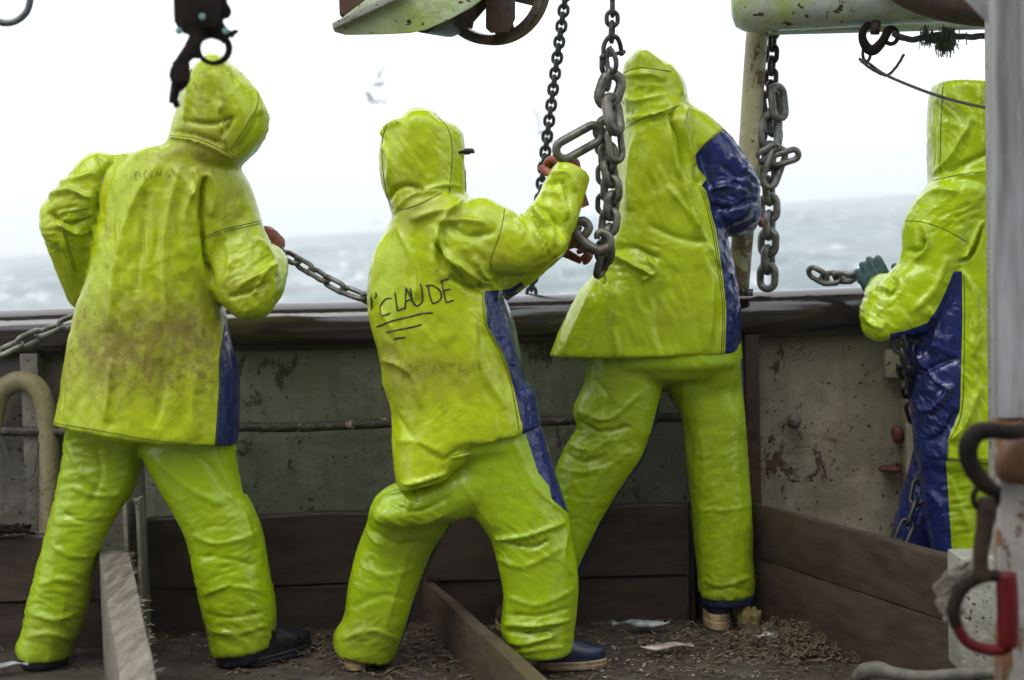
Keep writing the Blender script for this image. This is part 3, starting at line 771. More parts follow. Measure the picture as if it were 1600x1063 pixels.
j1, b1 = garment(p1, 'jacket', jl, yel1, bk=dict(st=(.08, .02), b=.25, bend=60, pin=.2, frames=20), seed=3, base=(.005, 4.6),
    fl=[([(250, 250), (205, 330), (180, 440), (170, 520)], 16, 8), ([(285, 255), (262, 340), (258, 430), (262, 500)], 12, 7), ([(230, 300), (222, 380), (210, 470)], 10, -6),
        ([(315, 270), (290, 340), (310, 420), (340, 500)], 11, 8), ([(262, 255), (300, 300), (305, 370)], 14, 6),
        ([(320, 275), (313, 320), (320, 390), (332, 450)], 6, -20), ([(303, 262), (309, 285), (300, 310)], 7, 9), ([(325, 268), (335, 300), (330, 340)], 9, 8),
        ([(190, 240), (163, 262), (152, 300), (146, 360)], 6, -14), ([(180, 246), (205, 246), (250, 232)], 9, 7), ([(152, 242), (160, 262), (146, 290)], 5, -8),
        ([(78, 312), (110, 298), (148, 312)], 7, 9), ([(75, 332), (108, 350), (146, 340)], 6, -11), ([(85, 345), (115, 362), (140, 360)], 6, 9), ([(95, 370), (105, 400), (118, 440)], 5, 8), ([(90, 290), (120, 280), (150, 268)], 7, 6),
        ([(395, 370), (425, 400), (430, 430)], 6, 8), ([(370, 450), (405, 430), (430, 412)], 6, 9), ([(355, 465), (390, 455), (425, 440)], 5, -8), ([(395, 462), (405, 440), (415, 425)], 4, 7), ([(340, 350), (360, 400), (350, 450)], 12, 5),
        ([(290, 190), (335, 193), (362, 186), (345, 215)], 5, -9), ([(300, 120), (296, 160), (290, 190)], 6, 6), ([(345, 160), (344, 190), (355, 235)], 5, 8), ([(335, 110), (345, 145), (344, 180)], 6, 5),
        ([(375, 110), (398, 145), (408, 180)], 8, 7), ([(402, 180), (385, 215), (366, 238)], 5, -6), ([(268, 205), (310, 212), (350, 226)], 5, -7), ([(262, 216), (310, 222), (372, 250)], 5, 6),
        ([(110, 520), (115, 590), (100, 660)], 14, 5), ([(175, 560), (170, 610), (165, 660)], 13, 6), ([(250, 560), (255, 610), (240, 670)], 15, -6), ([(310, 570), (300, 630), (305, 690)], 13, 5)],
    zones=[(110, 345, 50, 60, -10, 5, 13), (395, 430, 50, 60, -40, 4, 13), (230, 430, 110, 170, 80, 5, 26), (330, 150, 60, 60, 70, 4, 18), (220, 600, 130, 70, 75, 3, 22)],
    panels=[('hood', HP1, yel1), ('side_panel', [(352, 492), (357, 487), (400, 487), (400, 720), (335, 704), (342, 602), (342, 560), (350, 510)], navy)],
    grime=[(220, 520, 150, 55, .95), (180, 590, 110, 45, .6), (300, 540, 60, 60, .7), (300, 240, 60, 35, .7), (320, 170, 40, 60, .35), (260, 320, 70, 60, .3), (380, 300, 40, 60, .35), (110, 320, 50, 50, .25), (370, 450, 60, 30, .4), (350, 300, 40, 80, .3)],
    seams=[[(264, 212), (300, 216), (335, 228), (372, 250)], [(318, 371), (345, 360), (378, 352), (408, 345)], [(318, 375), (345, 364), (378, 356), (409, 349)], [(386, 108), (402, 140), (402, 165), (388, 192), (360, 234)],
           [(300, 108), (296, 118), (290, 135)], [(84, 661), (150, 672), (240, 688), (335, 697)], [(338, 697), (344, 602), (344, 560), (354, 500)], [(100, 350), (108, 385), (120, 425)], [(97, 350), (105, 387), (117, 428)], [(94, 336), (115, 330), (138, 326)]],
    hood=(P(345, 165, Y-.03), (.86, .50, -.12), .105, .12))
stitch(b1, [[(213, 282), (211, 272), (216, 268), (219, 276)], [(228, 280), (225, 272), (230, 266)], [(237, 278), (236, 266)], [(243, 276), (246, 268), (250, 274), (252, 264)], [(262, 268), (258, 272), (266, 274), (262, 278)], [(268, 262), (272, 270)]], 'faded_lettering', inkf, j1, r=.0013, sub=4)
glove(p1, P(416, 410, Y+.15), (.35, .3, .8), (-.75, .5, .3), orange, thumb=-1)
glove(p1, P(155, 475, Y+.20), (.5, .3, -.4), (.4, .6, .5), orange)
def boots(p, spec, um=navyr, sm=sole, **k):
    for px, py, Yh, dr in spec:
        hx = P(px, py, Yh); shoe(p, (hx.x, hx.y, 0), dr, um=um, sm=sm, **k)
boots(p1, [(64, 1040, 5.14, (-.25, .97)), (388, 1040, 5.06, (.55, .83))], um=rubber, sm=rubber)
def cuffband(p, rws, mat, Y_, t):
    mb = MB(); mb.loft(rows(Y_, t, *rws), dome=0, sub=2); build(mb, 'cuff', mat, p, True)
cuffband(p1, [(30, 1008, 110, 1014), (31, 1022, 108, 1026), (36, 1036, 102, 1038)], rubber, Y+.07, .088)
cuffband(p1, [(334, 1010, 426, 990), (336, 1024, 426, 1006), (340, 1037, 420, 1024)], rubber, Y+.03, .088)

# ---- worker with the lettered jacket
Y = 4.92
p2 = empty('person', (P(690, 1040, Y).x, Y, 0), 'fisherman with CLAUDE written across the back of a yellow-green oilskin, reaching up to a chain', 'person', 'crew hauling chains at the rail')
body(p2, P(652, 252, Y), Vector((.85, .5, -.1)), P(672, 322, Y), P(690, 420, Y), P(720, 700, Y),
     [P(735, 360, Y-.05), P(700, 400, Y+.12)], [P(845, 378, Y-.04), P(790, 440, Y+.16)], [P(884, 262, Y+.02), P(878, 384, Y+.08)],
     [P(706, 755, Y+.03), P(775, 740, Y+.02)], [P(640, 815, Y+.10), P(830, 850, Y)], [P(582, 1015, Y+.13), P(846, 1012, Y+.03)], s=.97)
garment(p2, 'trousers', [
    rows(Y, .12, (640, 600, 838, 610), (632, 650, 842, 650), (655, 705, 840, 690)),
    rows(Y, .10, (770, 690, 740, 806), (690, 730, 698, 814), (645, 757, 655, 818), (604, 772, 610, 822), (590, 785, 592, 815)),
    (rows(Y+.13, .092, (600, 772, 720, 790, -.08), (582, 787, 712, 808, -.06), (574, 820, 697, 822, -.03), (558, 863, 676, 868), (545, 914, 656, 912), (538, 961, 642, 958), (521, 988, 630, 990), (521, 1016, 612, 1032)), dict(dome=(.5, 0))),
    (rows(Y, .105, (690, 690, 848, 668), (704, 748, 867, 736), (735, 800, 887, 798), (765, 838, 893, 830), (776, 879, 901, 870), (784, 918, 905, 908), (785, 948, 902, 940), (783, 985, 899, 979), (796, 1004, 896, 1000), (806, 1020, 894, 1013)), dict(dome=(.5, 0)))],
    ytr, bk=dict(st=(.02, .14), b=.45, grow=.10, frames=20), fs=.42, fl=[([(600, 780), (650, 800), (705, 775)], 7, -10), ([(590, 800), (640, 822), (700, 800)], 7, 11), ([(625, 765), (640, 790), (632, 800)], 5, 8), ([(645, 762), (652, 780), (640, 795)], 4, -7), ([(578, 825), (620, 850), (660, 845)], 8, -8), ([(585, 790), (575, 830), (600, 855)], 6, 8),
         ([(560, 880), (600, 900), (650, 885)], 10, 7), ([(550, 950), (600, 930), (640, 940)], 9, -6), ([(535, 1000), (580, 985), (625, 1000)], 6, 7), ([(640, 850), (620, 920), (595, 1000)], 8, 6),
         ([(770, 842), (820, 838), (886, 815)], 6, 13), ([(785, 846), (830, 856), (860, 842)], 4, -13), ([(775, 870), (820, 885), (885, 850)], 8, 7), ([(805, 690), (835, 760), (880, 800)], 6, 8), ([(720, 750), (745, 790), (775, 830)], 6, 6), ([(890, 820), (880, 870), (895, 900)], 6, 7),
         ([(785, 975), (830, 978), (895, 968)], 5, 13), ([(790, 986), (830, 990), (862, 985)], 4, -14), ([(792, 1000), (820, 1005), (870, 992)], 5, 11), ([(788, 960), (840, 962), (898, 948)], 5, -8), ([(800, 1018), (840, 1015), (885, 1010)], 4, 7), ([(790, 930), (840, 945), (900, 920)], 7, 6)],
    zones=[(650, 800, 60, 35, 17, 3.8, 13), (845, 985, 60, 40, -26, 3.2, 11), (820, 850, 60, 50, 32, 3.8, 16), (580, 1000, 50, 40, -20, 3.2, 12), (600, 900, 50, 80, 42, 2.6, 20)],
    panels=[('side_panel', [(812, 650), (800, 560), (880, 560), (872, 735), (893, 804), (889, 803), (862, 780), (858, 760), (841, 739)], navy), ('side_panel', [(705, 815), (672, 868), (645, 940), (634, 978), (618, 1024), (700, 1060), (720, 900)], navy)],
    grime=[(570, 1000, 50, 40, .6), (850, 870, 30, 40, .3), (850, 1000, 40, 30, .3), (660, 850, 40, 40, .2)], seed=21, base=(.004, 5.5))
jl = [(rows(Y, .145, (618, 318, 728, 302), (610, 340, 745, 310), (596, 370, 778, 330), (580, 405, 788, 385), (575, 455, 788, 445), (577, 492, 802, 490), (586, 527, 810, 530), (596, 565, 817, 568), (599, 595, 828, 605), (613, 632, 842, 640), (618, 670, 845, 660), (622, 704, 838, 664)), dict(dome=(.5, 0))),
      (rows(Y-.005, .135, (602, 590, 790, 600), (613, 640, 775, 650), (614, 690, 750, 700), (618, 735, 718, 722), (624, 757, 706, 735)), dict(dome=(.5, 0))),
      rows(Y-.07, .088, (700, 330, 715, 440), (745, 305, 755, 438), (786, 320, 772, 428), (815, 335, 816, 426), (850, 345, 850, 414), (884, 362, 868, 400)),
      (rows(Y-.05, .075, (800, 345, 884, 388), (826, 318, 894, 362, .0), (840, 300, 904, 332, .03), (852, 274, 914, 300, .05), (866, 250, 921, 276, .06)), dict(dome=(.5, .12))),
      rows(Y+.13, .075, (720, 400, 740, 480), (770, 420, 795, 462), (830, 380, 843, 428), (868, 352, 886, 388, -.03)),
      rows(Y, .12, (628, 181, 690, 183), (606, 190, 714, 194), (597, 206, 723, 208), (592, 235, 727, 235), (593, 262, 727, 262), (600, 295, 727, 290), (614, 333, 728, 306))]
HP2 = [(570, 150), (740, 150), (740, 303), (700, 306), (655, 318), (616, 340), (560, 330)]
j2, b2 = garment(p2, 'jacket', jl, yel2, bk=dict(st=(.08, .02), b=.25, bend=60, pin=.2, frames=20), seed=13, base=(.005, 4.8),
    fl=[([(640, 345), (680, 330), (720, 325)], 10, 7), ([(725, 310), (690, 345), (678, 400), (690, 440)], 10, 9), ([(700, 350), (735, 370), (780, 360)], 12, -7), ([(735, 310), (770, 318), (805, 340)], 8, 6),
        ([(675, 350), (700, 400), (760, 440), (775, 470)], 7, 11), ([(680, 345), (725, 345), (760, 350)], 8, 8), ([(700, 430), (740, 450), (762, 440)], 6, -13), ([(675, 375), (715, 425), (755, 460)], 6, -9), ([(740, 400), (755, 425), (770, 432)], 5, 8),
        ([(755, 465), (765, 520), (800, 590), (822, 650)], 6, 6), ([(600, 360), (590, 420), (583, 480)], 12, 7), ([(620, 350), (650, 420), (650, 470)], 12, 6), ([(830, 322), (855, 330), (875, 360)], 5, -9), ([(828, 318), (850, 345), (868, 385)], 5, 11), ([(812, 335), (838, 365), (852, 400)], 4, 8),
        ([(845, 305), (875, 310), (885, 345)], 5, 10), ([(850, 290), (880, 285), (890, 330)], 4, -9), ([(860, 275), (885, 270), (900, 300)], 5, 6), ([(830, 330), (850, 370), (858, 405)], 3.5, -8), ([(785, 335), (810, 350), (840, 405)], 7, 6),
        ([(598, 215), (606, 200), (630, 190)], 5, 8), ([(603, 330), (612, 300), (640, 290), (665, 300)], 6, -9), ([(615, 335), (645, 310), (690, 300)], 5, 8), ([(598, 225), (610, 250), (606, 290)], 8, 6), ([(700, 205), (706, 250), (700, 300)], 8, 4), ([(660, 300), (690, 290), (720, 292)], 5, 5),
        ([(597, 560), (640, 580), (660, 640)], 9, 6), ([(616, 640), (650, 690), (690, 720)], 12, -4), ([(620, 690), (650, 690), (700, 712)], 12, 4), ([(690, 722), (720, 700), (745, 695)], 6, -4), ([(590, 480), (620, 520), (640, 590)], 10, 5), ([(740, 480), (745, 560), (790, 640)], 13, 6), ([(622, 758), (660, 752), (700, 735)], 5, 6), ([(699, 715), (745, 702), (812, 680)], 5, 6)],
    zones=[(835, 360, 55, 50, 50, 4, 11), (720, 400, 60, 60, 40, 4, 16), (690, 540, 110, 100, 60, 4, 26), (655, 250, 60, 60, 60, 4, 18)],
    panels=[('hood', HP2, yel2), ('side_panel', [(757, 455), (762, 508), (790, 560), (804, 607), (816, 662), (817, 690), (880, 690), (880, 600), (850, 520), (815, 440), (796, 452)], navy)],
    grime=[(640, 300, 50, 50, .6), (660, 340, 60, 20, .5), (700, 590, 70, 30, .75), (630, 600, 30, 50, .5), (770, 400, 60, 25, .6), (690, 480, 80, 60, .2), (740, 340, 50, 20, .4), (655, 560, 90, 60, .3), (600, 550, 20, 30, .5)],
    seams=[[(789, 323), (786, 345), (778, 375), (767, 405), (768, 424)], [(684, 184), (698, 198), (706, 225), (706, 260), (702, 302)], [(606, 190), (597, 225), (600, 280), (612, 322), (640, 325), (690, 302)], [(724, 206), (727, 235), (727, 300)],
           [(757, 458), (762, 508), (789, 560), (803, 607), (815, 660)], [(754, 458), (759, 508), (786, 561), (800, 608), (811, 672)], [(622, 754), (645, 760), (672, 752), (704, 738)], [(704, 713), (750, 700), (812, 675)], [(878, 247), (900, 254), (917, 272)]],
    hood=(P(675, 245, Y), (.70, .71, -.05), .085, .10))
LT = [[(612, 466), (602, 468), (594, 480), (597, 493), (610, 489)],                       # C
      [(617, 457), (619, 470), (621, 486)], [(621, 486), (628, 483), (634, 481)],          # L
      [(633, 484), (634, 460), (634, 449)], [(634, 449), (641, 463), (648, 478)], [(633, 471), (639, 469), (645, 467)],  # A
      [(641, 450), (645, 470), (652, 478), (660, 470), (659, 452), (656, 443)],            # U
      [(669, 445), (671, 460), (676, 475)], [(665, 447), (675, 446), (688, 455), (688, 468), (676, 475)],              # D
      [(690, 439), (693, 455), (697, 473)], [(688, 440), (695, 437), (701, 436)], [(692, 455), (698, 453), (704, 452)], [(697, 473), (703, 471), (709, 469)],   # E
      [(580, 464), (581, 475), (580, 486)], [(587, 457), (588, 462), (586, 466)],
      [(588, 511), (615, 501), (640, 495), (660, 490), (677, 489)], [(603, 520), (625, 515), (645, 511), (659, 507)], [(615, 530), (622, 528), (634, 527)], [(617, 530), (622, 529), (632, 527.5)]]
stitch(b2, LT, 'lettering', ink, j2, r=.0024, sub=5, lift=.0004)
stitch(b2, [[(632, 576), (642, 570), (640, 586)], [(652, 580), (650, 570), (660, 572)], [(668, 572), (674, 584), (680, 570), (686, 582), (690, 570)], [(700, 570), (712, 568)], [(706, 570), (708, 584)], [(720, 566), (716, 578), (728, 578)], [(738, 566), (742, 580)], [(750, 562), (748, 576), (760, 574)]], 'faded_lettering', inkf, j2, r=.0011)
mb = MB(); c = P(716, 236, Y); d = (P(742, 235, Y+.02)-c).normalized(); sd = Vector((-.3, .95, 0)).normalized()
mb.grid([[c+d*a+sd*b_*wd_+Vector((0, 0, h-.010*b_*b_)) for a_, b_, h in [(0, -1, 0), (0, -.5, 0), (0, 0, 0), (0, .5, 0), (0, 1, 0), (0, 1, .006), (0, .5, .006), (0, 0, .006), (0, -.5, .006), (0, -1, .006)]] for a, wd_ in ((-.02, .07), (.01, .066), (.025, .056), (.036, .040), (.042, .022))])
build(mb, 'cap_visor', blackm, p2, True)
glove(p2, P(899, 297, Y+.03), (-.25, .12, 1), (-.7, .7, 0), orange, curl=(55, 60, 50), thumb=1)
glove(p2, P(858, 388, Y+.10), (.92, .1, .25), (.1, -.35, -.9), orange, curl=(50, 55, 45), thumb=1)
boots(p2, [(553, 1050, 4.98, (.1, .99)), ], sm=sole, cl=.042, L=.26)
boots(p2, [(838, 1050, 4.95, (.97, .12))], sm=soled, cl=.028, L=.20, wd=.046)

# ---- leaning worker in the middle, blue sleeve
Y = 5.38
p3 = empty('person', (P(1040, 980, Y).x, Y, 0), 'fisherman in yellow-green oilskin with a dark blue sleeve, leaning over the rail', 'person', 'crew hauling chains at the rail')
body(p3, P(1022, 158, Y+.05), Vector((.15, .9, -.5)), P(1018, 200, Y+.02), P(1030, 290, Y), P(1030, 560, Y+.02),
     [P(985, 250, Y+.04), P(1085, 230, Y)], [P(975, 340, Y+.12), P(1150, 300, Y)], [P(1010, 400, Y+.27), P(1166, 326, Y+.2)],
     [P(985, 600, Y+.02), P(1095, 600, Y+.03)], [P(955, 700, Y), P(1120, 760, Y+.05)], [P(835, 920, Y-.04), P(1135, 940, Y+.06)])
garment(p3, 'trousers', [
    rows(Y, .12, (920, 500, 1156, 500), (919, 545, 1159, 540), (925, 570, 1158, 565)),
    rows(Y, .098, (917, 540, 1040, 560), (914, 590, 1036, 604), (896, 640, 1024, 668), (903, 668, 1012, 692), (886, 695, 1004, 718), (868, 735, 969, 766), (845, 800, 938, 816), (815, 860, 908, 887), (790, 910, 880, 942)),
    (rows(Y+.05, .095, (1030, 550, 1160, 550, -.05), (1036, 600, 1161, 600), (1060, 640, 1163, 640), (1069, 670, 1165, 670), (1073, 722, 1168, 722), (1081, 796, 1174, 796), (1088, 865, 1175, 865), (1092, 900, 1179, 902), (1092, 928, 1178, 929)), dict(dome=(.5, 0)))],
    ytr, bk=dict(st=(.02, .14), b=.45, grow=.10, frames=20), fs=.42, fl=[([(900, 640), (950, 655), (1005, 610)], 8, 10), ([(900, 655), (940, 675), (985, 665)], 5, -12), ([(885, 690), (920, 705), (960, 680)], 6, 9), ([(880, 705), (910, 722), (950, 712)], 5, -9), ([(870, 730), (905, 738), (950, 730)], 6, 8), ([(925, 590), (950, 620), (930, 650)], 7, -8), ([(990, 700), (940, 740), (900, 800)], 9, 7),
         ([(1069, 580), (1068, 650), (1072, 720)], 5, 6), ([(1037, 600), (1050, 640), (1066, 668)], 8, -7), ([(1150, 580), (1140, 630), (1158, 680)], 8, 6), ([(1085, 795), (1120, 798), (1170, 792)], 4, 4), ([(1100, 905), (1130, 915), (1172, 902)], 5, 7), ([(1100, 925), (1140, 918), (1170, 925)], 4, -6), ([(1090, 660), (1100, 720), (1095, 780)], 10, 5)],
    zones=[(940, 680, 60, 60, -20, 3.8, 13), (900, 770, 50, 70, -6, 3.2, 16), (1120, 780, 50, 150, -16, 1.9, 16), (1135, 915, 50, 30, 17, 3.2, 11)],
    panels=[('side_panel', [(1157, 560), (1175, 560), (1175, 640), (1164, 642), (1159, 600)], navy), ('side_panel', [(1036, 606), (1050, 620), (1024, 690), (975, 780), (912, 892), (880, 950), (870, 950), (905, 884), (936, 818), (966, 768), (1003, 714), (1017, 675), (1026, 640)], navy)],
    grime=[(960, 600, 60, 60, .5), (940, 720, 60, 60, .4), (1120, 700, 40, 120, .35), (1130, 920, 50, 20, .6)], seed=33, base=(.004, 6))
jl = [(rows(Y, .14, (972, 195, 1070, 158), (970, 225, 1090, 190), (967, 255, 1092, 235), (962, 323, 1116, 312), (952, 370, 1132, 358), (932, 417, 1144, 412), (900, 460, 1154, 462), (877, 504, 1158, 508), (858, 553, 1155, 547)), dict(dome=(.5, 0))),
      rows(Y-.01, .082, (1035, 240, 1072, 158), (1062, 250, 1102, 171), (1087, 248, 1134, 200), (1097, 285, 1166, 243), (1104, 316, 1188, 282), (1118, 342, 1180, 318)),
      rows(Y, .06, (1125, 300, 1187, 285), (1115, 345, 1186, 312, .04), (1135, 350, 1178, 322, .16)),
      rows(Y+.06, .075, (960, 230, 1000, 260), (955, 300, 1000, 320), (965, 350, 1010, 370, .05), (990, 370, 1030, 400, .18)),
      rows(Y+.02, .12, (988, 83, 1016, 82), (977, 95, 1043, 97), (973, 115, 1064, 116), (972, 140, 1071, 140), (972, 165, 1074, 158), (972, 203, 1062, 176))]
HP3 = [(950, 60), (1090, 60), (1090, 156), (1062, 164), (1030, 176), (1000, 186), (972, 204), (950, 204)]
j3, b3 = garment(p3, 'jacket', jl, yel3, bk=dict(st=(.08, .02), b=.2, bend=60, pin=.2, frames=20), seed=29, base=(.005, 4.6),
    fl=[([(1062, 165), (1048, 185), (1062, 220), (1070, 290)], 6, -14), ([(1072, 165), (1065, 200), (1085, 260)], 6, 10), ([(1045, 180), (1050, 240), (1075, 310), (1100, 400)], 9, 9), ([(1000, 200), (985, 260), (985, 330)], 12, 7), ([(1088, 255), (1086, 275), (1094, 290)], 4, -8),
        ([(935, 425), (960, 400), (1000, 420), (1025, 430)], 7, 12), ([(945, 395), (985, 385), (1030, 405)], 7, -9), ([(932, 418), (945, 435), (940, 445)], 4, -14), ([(1000, 440), (1025, 425), (1010, 400)], 6, 8), ([(930, 450), (905, 500), (880, 555)], 12, 7), ([(970, 440), (960, 500), (965, 560)], 14, 6), ([(1030, 440), (1025, 500), (1040, 560)], 16, -6), ([(1090, 380), (1110, 450), (1105, 550)], 11, 7),
        ([(1040, 290), (1080, 340), (1125, 420)], 10, 6), ([(1010, 350), (1060, 372), (1110, 380)], 10, -5), ([(975, 120), (1010, 115), (1040, 125)], 8, 6), ([(975, 150), (1005, 160), (1045, 150)], 6, 8), ([(975, 178), (1010, 172), (1050, 165)], 5, -8), ([(975, 190), (1010, 183), (1050, 172)], 5, 8), ([(1040, 100), (1055, 120), (1065, 150)], 6, 6), ([(985, 92), (978, 120), (976, 150)], 6, 5),
        ([(1105, 300), (1135, 290), (1170, 300)], 6, 8), ([(1110, 320), (1140, 325), (1180, 310)], 4, -9), ([(1140, 240), (1160, 265), (1180, 285)], 7, 7), ([(1125, 255), (1145, 275), (1150, 300)], 6, -7), ([(1165, 250), (1160, 270), (1175, 300)], 4, 8)],
    zones=[(1150, 300, 45, 45, 20, 5, 11), (980, 410, 70, 40, 15, 5, 15), (1010, 160, 50, 45, 5, 4, 14), (1020, 480, 120, 80, 80, 4, 26), (1030, 290, 60, 70, 75, 4, 22), (1140, 430, 20, 100, 80, 5, 14)],
    panels=[('hood', HP3, yel3), ('side_panel', [(1102, 297), (1119, 361), (1130, 436), (1135, 483), (1133, 550), (1131, 565), (1175, 565), (1175, 440), (1150, 375), (1136, 352), (1118, 340), (1108, 318)], navy),
            ('sleeve_panel', [(1086, 243), (1105, 222), (1133, 199), (1150, 190), (1210, 260), (1215, 340), (1185, 385), (1133, 375), (1131, 356), (1112, 330), (1103, 298), (1096, 290), (1104, 280), (1090, 262)], navy)],
    grime=[(1020, 110, 40, 30, .3), (1040, 250, 60, 70, .2), (1060, 490, 60, 20, .4), (1000, 330, 50, 80, .25), (1060, 190, 30, 30, .3)],
    seams=[[(1086, 243), (1108, 222), (1133, 200)], [(1088, 240), (1107, 219), (1131, 198)], [(1099, 296), (1116, 361), (1127, 436), (1132, 483), (1130, 552)], [(1096, 297), (1113, 362), (1124, 437), (1129, 484), (1127, 553)], [(862, 556), (920, 560), (1017, 562), (1075, 563), (1126, 552)], [(972, 204), (1000, 187), (1030, 177), (1062, 165)], [(973, 115), (1000, 106), (1048, 112)]],
    hood=(P(1022, 150, Y+.05), (.2, .95, -.25), .10, .11))
glove(p3, P(1146, 330, Y+.19), (.5, .5, .2), (-.3, .4, -.8), orange, thumb=-1)
glove(p3, P(1012, 398, Y+.26), (-.6, .4, .2), (-.2, .3, -.9), orange)
boots(p3, [(1125, 985, 5.36, (.04, 1))], cl=.052, L=.27, wd=.052); boots(p3, [(822, 965, 5.28, (-.25, .95))], um=simple('brown_boot', (.08, .045, .025), .5, 0, .3, 20, .2), cl=.03)
cuffband(p3, [(1096, 924, 1179, 922), (1094, 932, 1181, 930), (1096, 942, 1179, 939)], navyr, Y+.05, .09)
mb = MB(); a, b_ = P(1126, 935, Y+.06), P(1126, 964, Y+.06); mb.tube([a, b_], [.041, .040], 16); build(mb, 'boot_shaft', navyr, p3, True)

# ---- far right worker, half hidden by the post
Y = 5.22
p4 = empty('person', (P(1510, 980, Y).x, Y, 0), 'fisherman in glossy oilskins with a dark green glove, half hidden by the right-hand post', 'person', 'crew hauling chains at the rail')
body(p4, P(1512, 195, Y), Vector((-.3, .95, -.15)), P(1515, 268, Y), P(1520, 360, Y), P(1520, 700, Y),
     [P(1455, 330, Y), P(1585, 330, Y)], [P(1425, 470, Y-.04), P(1625, 450, Y)], [P(1392, 480, Y+.06), P(1600, 560, Y+.15)],
     [P(1480, 730, Y+.12), P(1530, 740, Y)], [P(1440, 840, Y+.2), P(1512, 860, Y)], [P(1412, 965, Y+.2), P(1500, 985, Y)])
garment(p4, 'trousers', [
    rows(Y, .12, (1436, 680, 1600, 680), (1434, 720, 1600, 720)),
    rows(Y, .10, (1437, 700, 1600, 700), (1437, 730, 1596, 730), (1442, 780, 1584, 780), (1453, 855, 1560, 850), (1456, 920, 1550, 925), (1460, 985, 1535, 990)),
    rows(Y+.2, .08, (1430, 700, 1510, 700), (1413, 765, 1495, 765), (1394, 838, 1470, 838), (1380, 900, 1452, 900), (1376, 965, 1440, 965))],
    ytr, bk=dict(st=(.02, .14), b=.45, grow=.10, frames=20), fs=.42, fl=[([(1483, 740), (1500, 790), (1515, 830)], 7, 8), ([(1440, 760), (1470, 790), (1480, 830)], 8, 7), ([(1430, 720), (1415, 780), (1402, 840)], 7, 7)],
    zones=[(1500, 790, 40, 70, -8, 3.8, 13), (1430, 780, 40, 70, 94, 3.8, 15)],
    panels=[('side_panel', [(1340, 650), (1484, 650), (1478, 720), (1482, 780), (1488, 870), (1500, 1050), (1340, 1050)], navy)], grime=[(1500, 800, 30, 60, .3)], seed=41, base=(.005, 7))
jl = [(rows(Y, .14, (1458, 275, 1590, 270), (1440, 315, 1606, 310), (1428, 380, 1612, 380), (1424, 450, 1612, 450), (1416, 525, 1610, 525), (1421, 590, 1608, 590), (1429, 654, 1606, 654), (1434, 708, 1600, 712)), dict(dome=(.5, 0))),
      rows(Y-.06, .09, (1455, 282, 1560, 300), (1425, 318, 1545, 330), (1411, 350, 1532, 365), (1409, 385, 1515, 405), (1400, 415, 1500, 440), (1390, 440, 1480, 470)),
      rows(Y-.08, .075, (1400, 412, 1492, 440), (1372, 440, 1470, 488), (1350, 464, 1440, 512), (1344, 485, 1400, 525), (1348, 502, 1380, 528)),
      rows(Y, .085, (1560, 290, 1600, 300), (1570, 330, 1640, 330), (1590, 400, 1660, 400), (1596, 450, 1662, 452), (1592, 500, 1656, 510, .05), (1575, 540, 1625, 560, .13)),
      rows(Y, .05, (1350, 475, 1420, 500, -.05), (1352, 455, 1410, 470, .02), (1356, 442, 1396, 452, .10)),
      (rows(Y, .125, (1461, 128, 1556, 128), (1455, 150, 1566, 150), (1452, 190, 1570, 190), (1453, 235, 1570, 235), (1455, 284, 1566, 280)), dict(dome=(.1, .5)))]
HP4 = [(1430, 100), (1600, 100), (1600, 262), (1540, 266), (1500, 272), (1455, 282), (1430, 282)]
j4, b4 = garment(p4, 'jacket', jl, yel4, bk=dict(st=(.08, .02), b=.5, bend=60, pin=.2, frames=20), seed=47, base=(.006, 5.2),
    fl=[([(1475, 130), (1470, 200), (1468, 270)], 5, 5), ([(1460, 275), (1490, 240), (1520, 180)], 9, 9), ([(1480, 272), (1510, 255), (1545, 240)], 7, -8), ([(1530, 130), (1535, 190), (1540, 240)], 7, 8), ([(1460, 160), (1480, 190), (1478, 240)], 8, -6), ([(1458, 284), (1500, 278), (1545, 272)], 6, 7),
        ([(1425, 325), (1460, 300), (1500, 300)], 8, 8), ([(1440, 345), (1450, 380), (1430, 410)], 8, 9), ([(1412, 392), (1440, 390), (1445, 372)], 5, -10), ([(1535, 345), (1520, 380), (1500, 410)], 6, 8), ([(1498, 410), (1520, 395), (1535, 350)], 4, -12), ([(1392, 432), (1400, 450), (1385, 462)], 4, -10), ([(1355, 465), (1375, 452), (1392, 455)], 5, 9), ([(1480, 400), (1460, 450), (1420, 490)], 10, 6), ([(1350, 490), (1362, 505), (1380, 515)], 5, 6),
        ([(1430, 540), (1460, 590), (1490, 610)], 7, 10), ([(1435, 590), (1465, 570), (1500, 560)], 7, -9), ([(1425, 630), (1455, 640), (1490, 600)], 7, 9), ([(1440, 690), (1470, 680), (1495, 640)], 7, -8), ([(1500, 420), (1525, 470), (1520, 560)], 10, 6), ([(1485, 690), (1510, 660), (1530, 600)], 8, 7), ([(1450, 480), (1465, 520), (1455, 560)], 7, 8)],
    zones=[(1500, 190, 50, 70, 60, 5, 16), (1380, 480, 50, 40, 40, 5, 10), (1460, 600, 50, 110, 50, 8, 17), (1530, 600, 30, 110, 75, 5, 16), (1480, 330, 60, 50, -20, 4, 16)],
    panels=[('hood', HP4, yel4), ('side_panel', [(1490, 424), (1503, 424), (1504, 500), (1500, 640), (1482, 685), (1479, 735), (1400, 735), (1390, 522), (1412, 518), (1449, 505), (1466, 480), (1482, 445)], navy)],
    grime=[(1500, 160, 40, 30, .3), (1530, 600, 20, 80, .3)],
    seams=[[(1414, 345), (1440, 347), (1475, 358), (1514, 380)], [(1474, 126), (1470, 200), (1469, 272)], [(1506, 430), (1507, 500), (1503, 640), (1485, 687), (1481, 722)], [(1455, 283), (1500, 273), (1545, 268)], [(1480, 716), (1500, 717), (1545, 718)]],
    hood=(P(1512, 200, Y+.03), (-.2, .97, -.05), .095, .11))
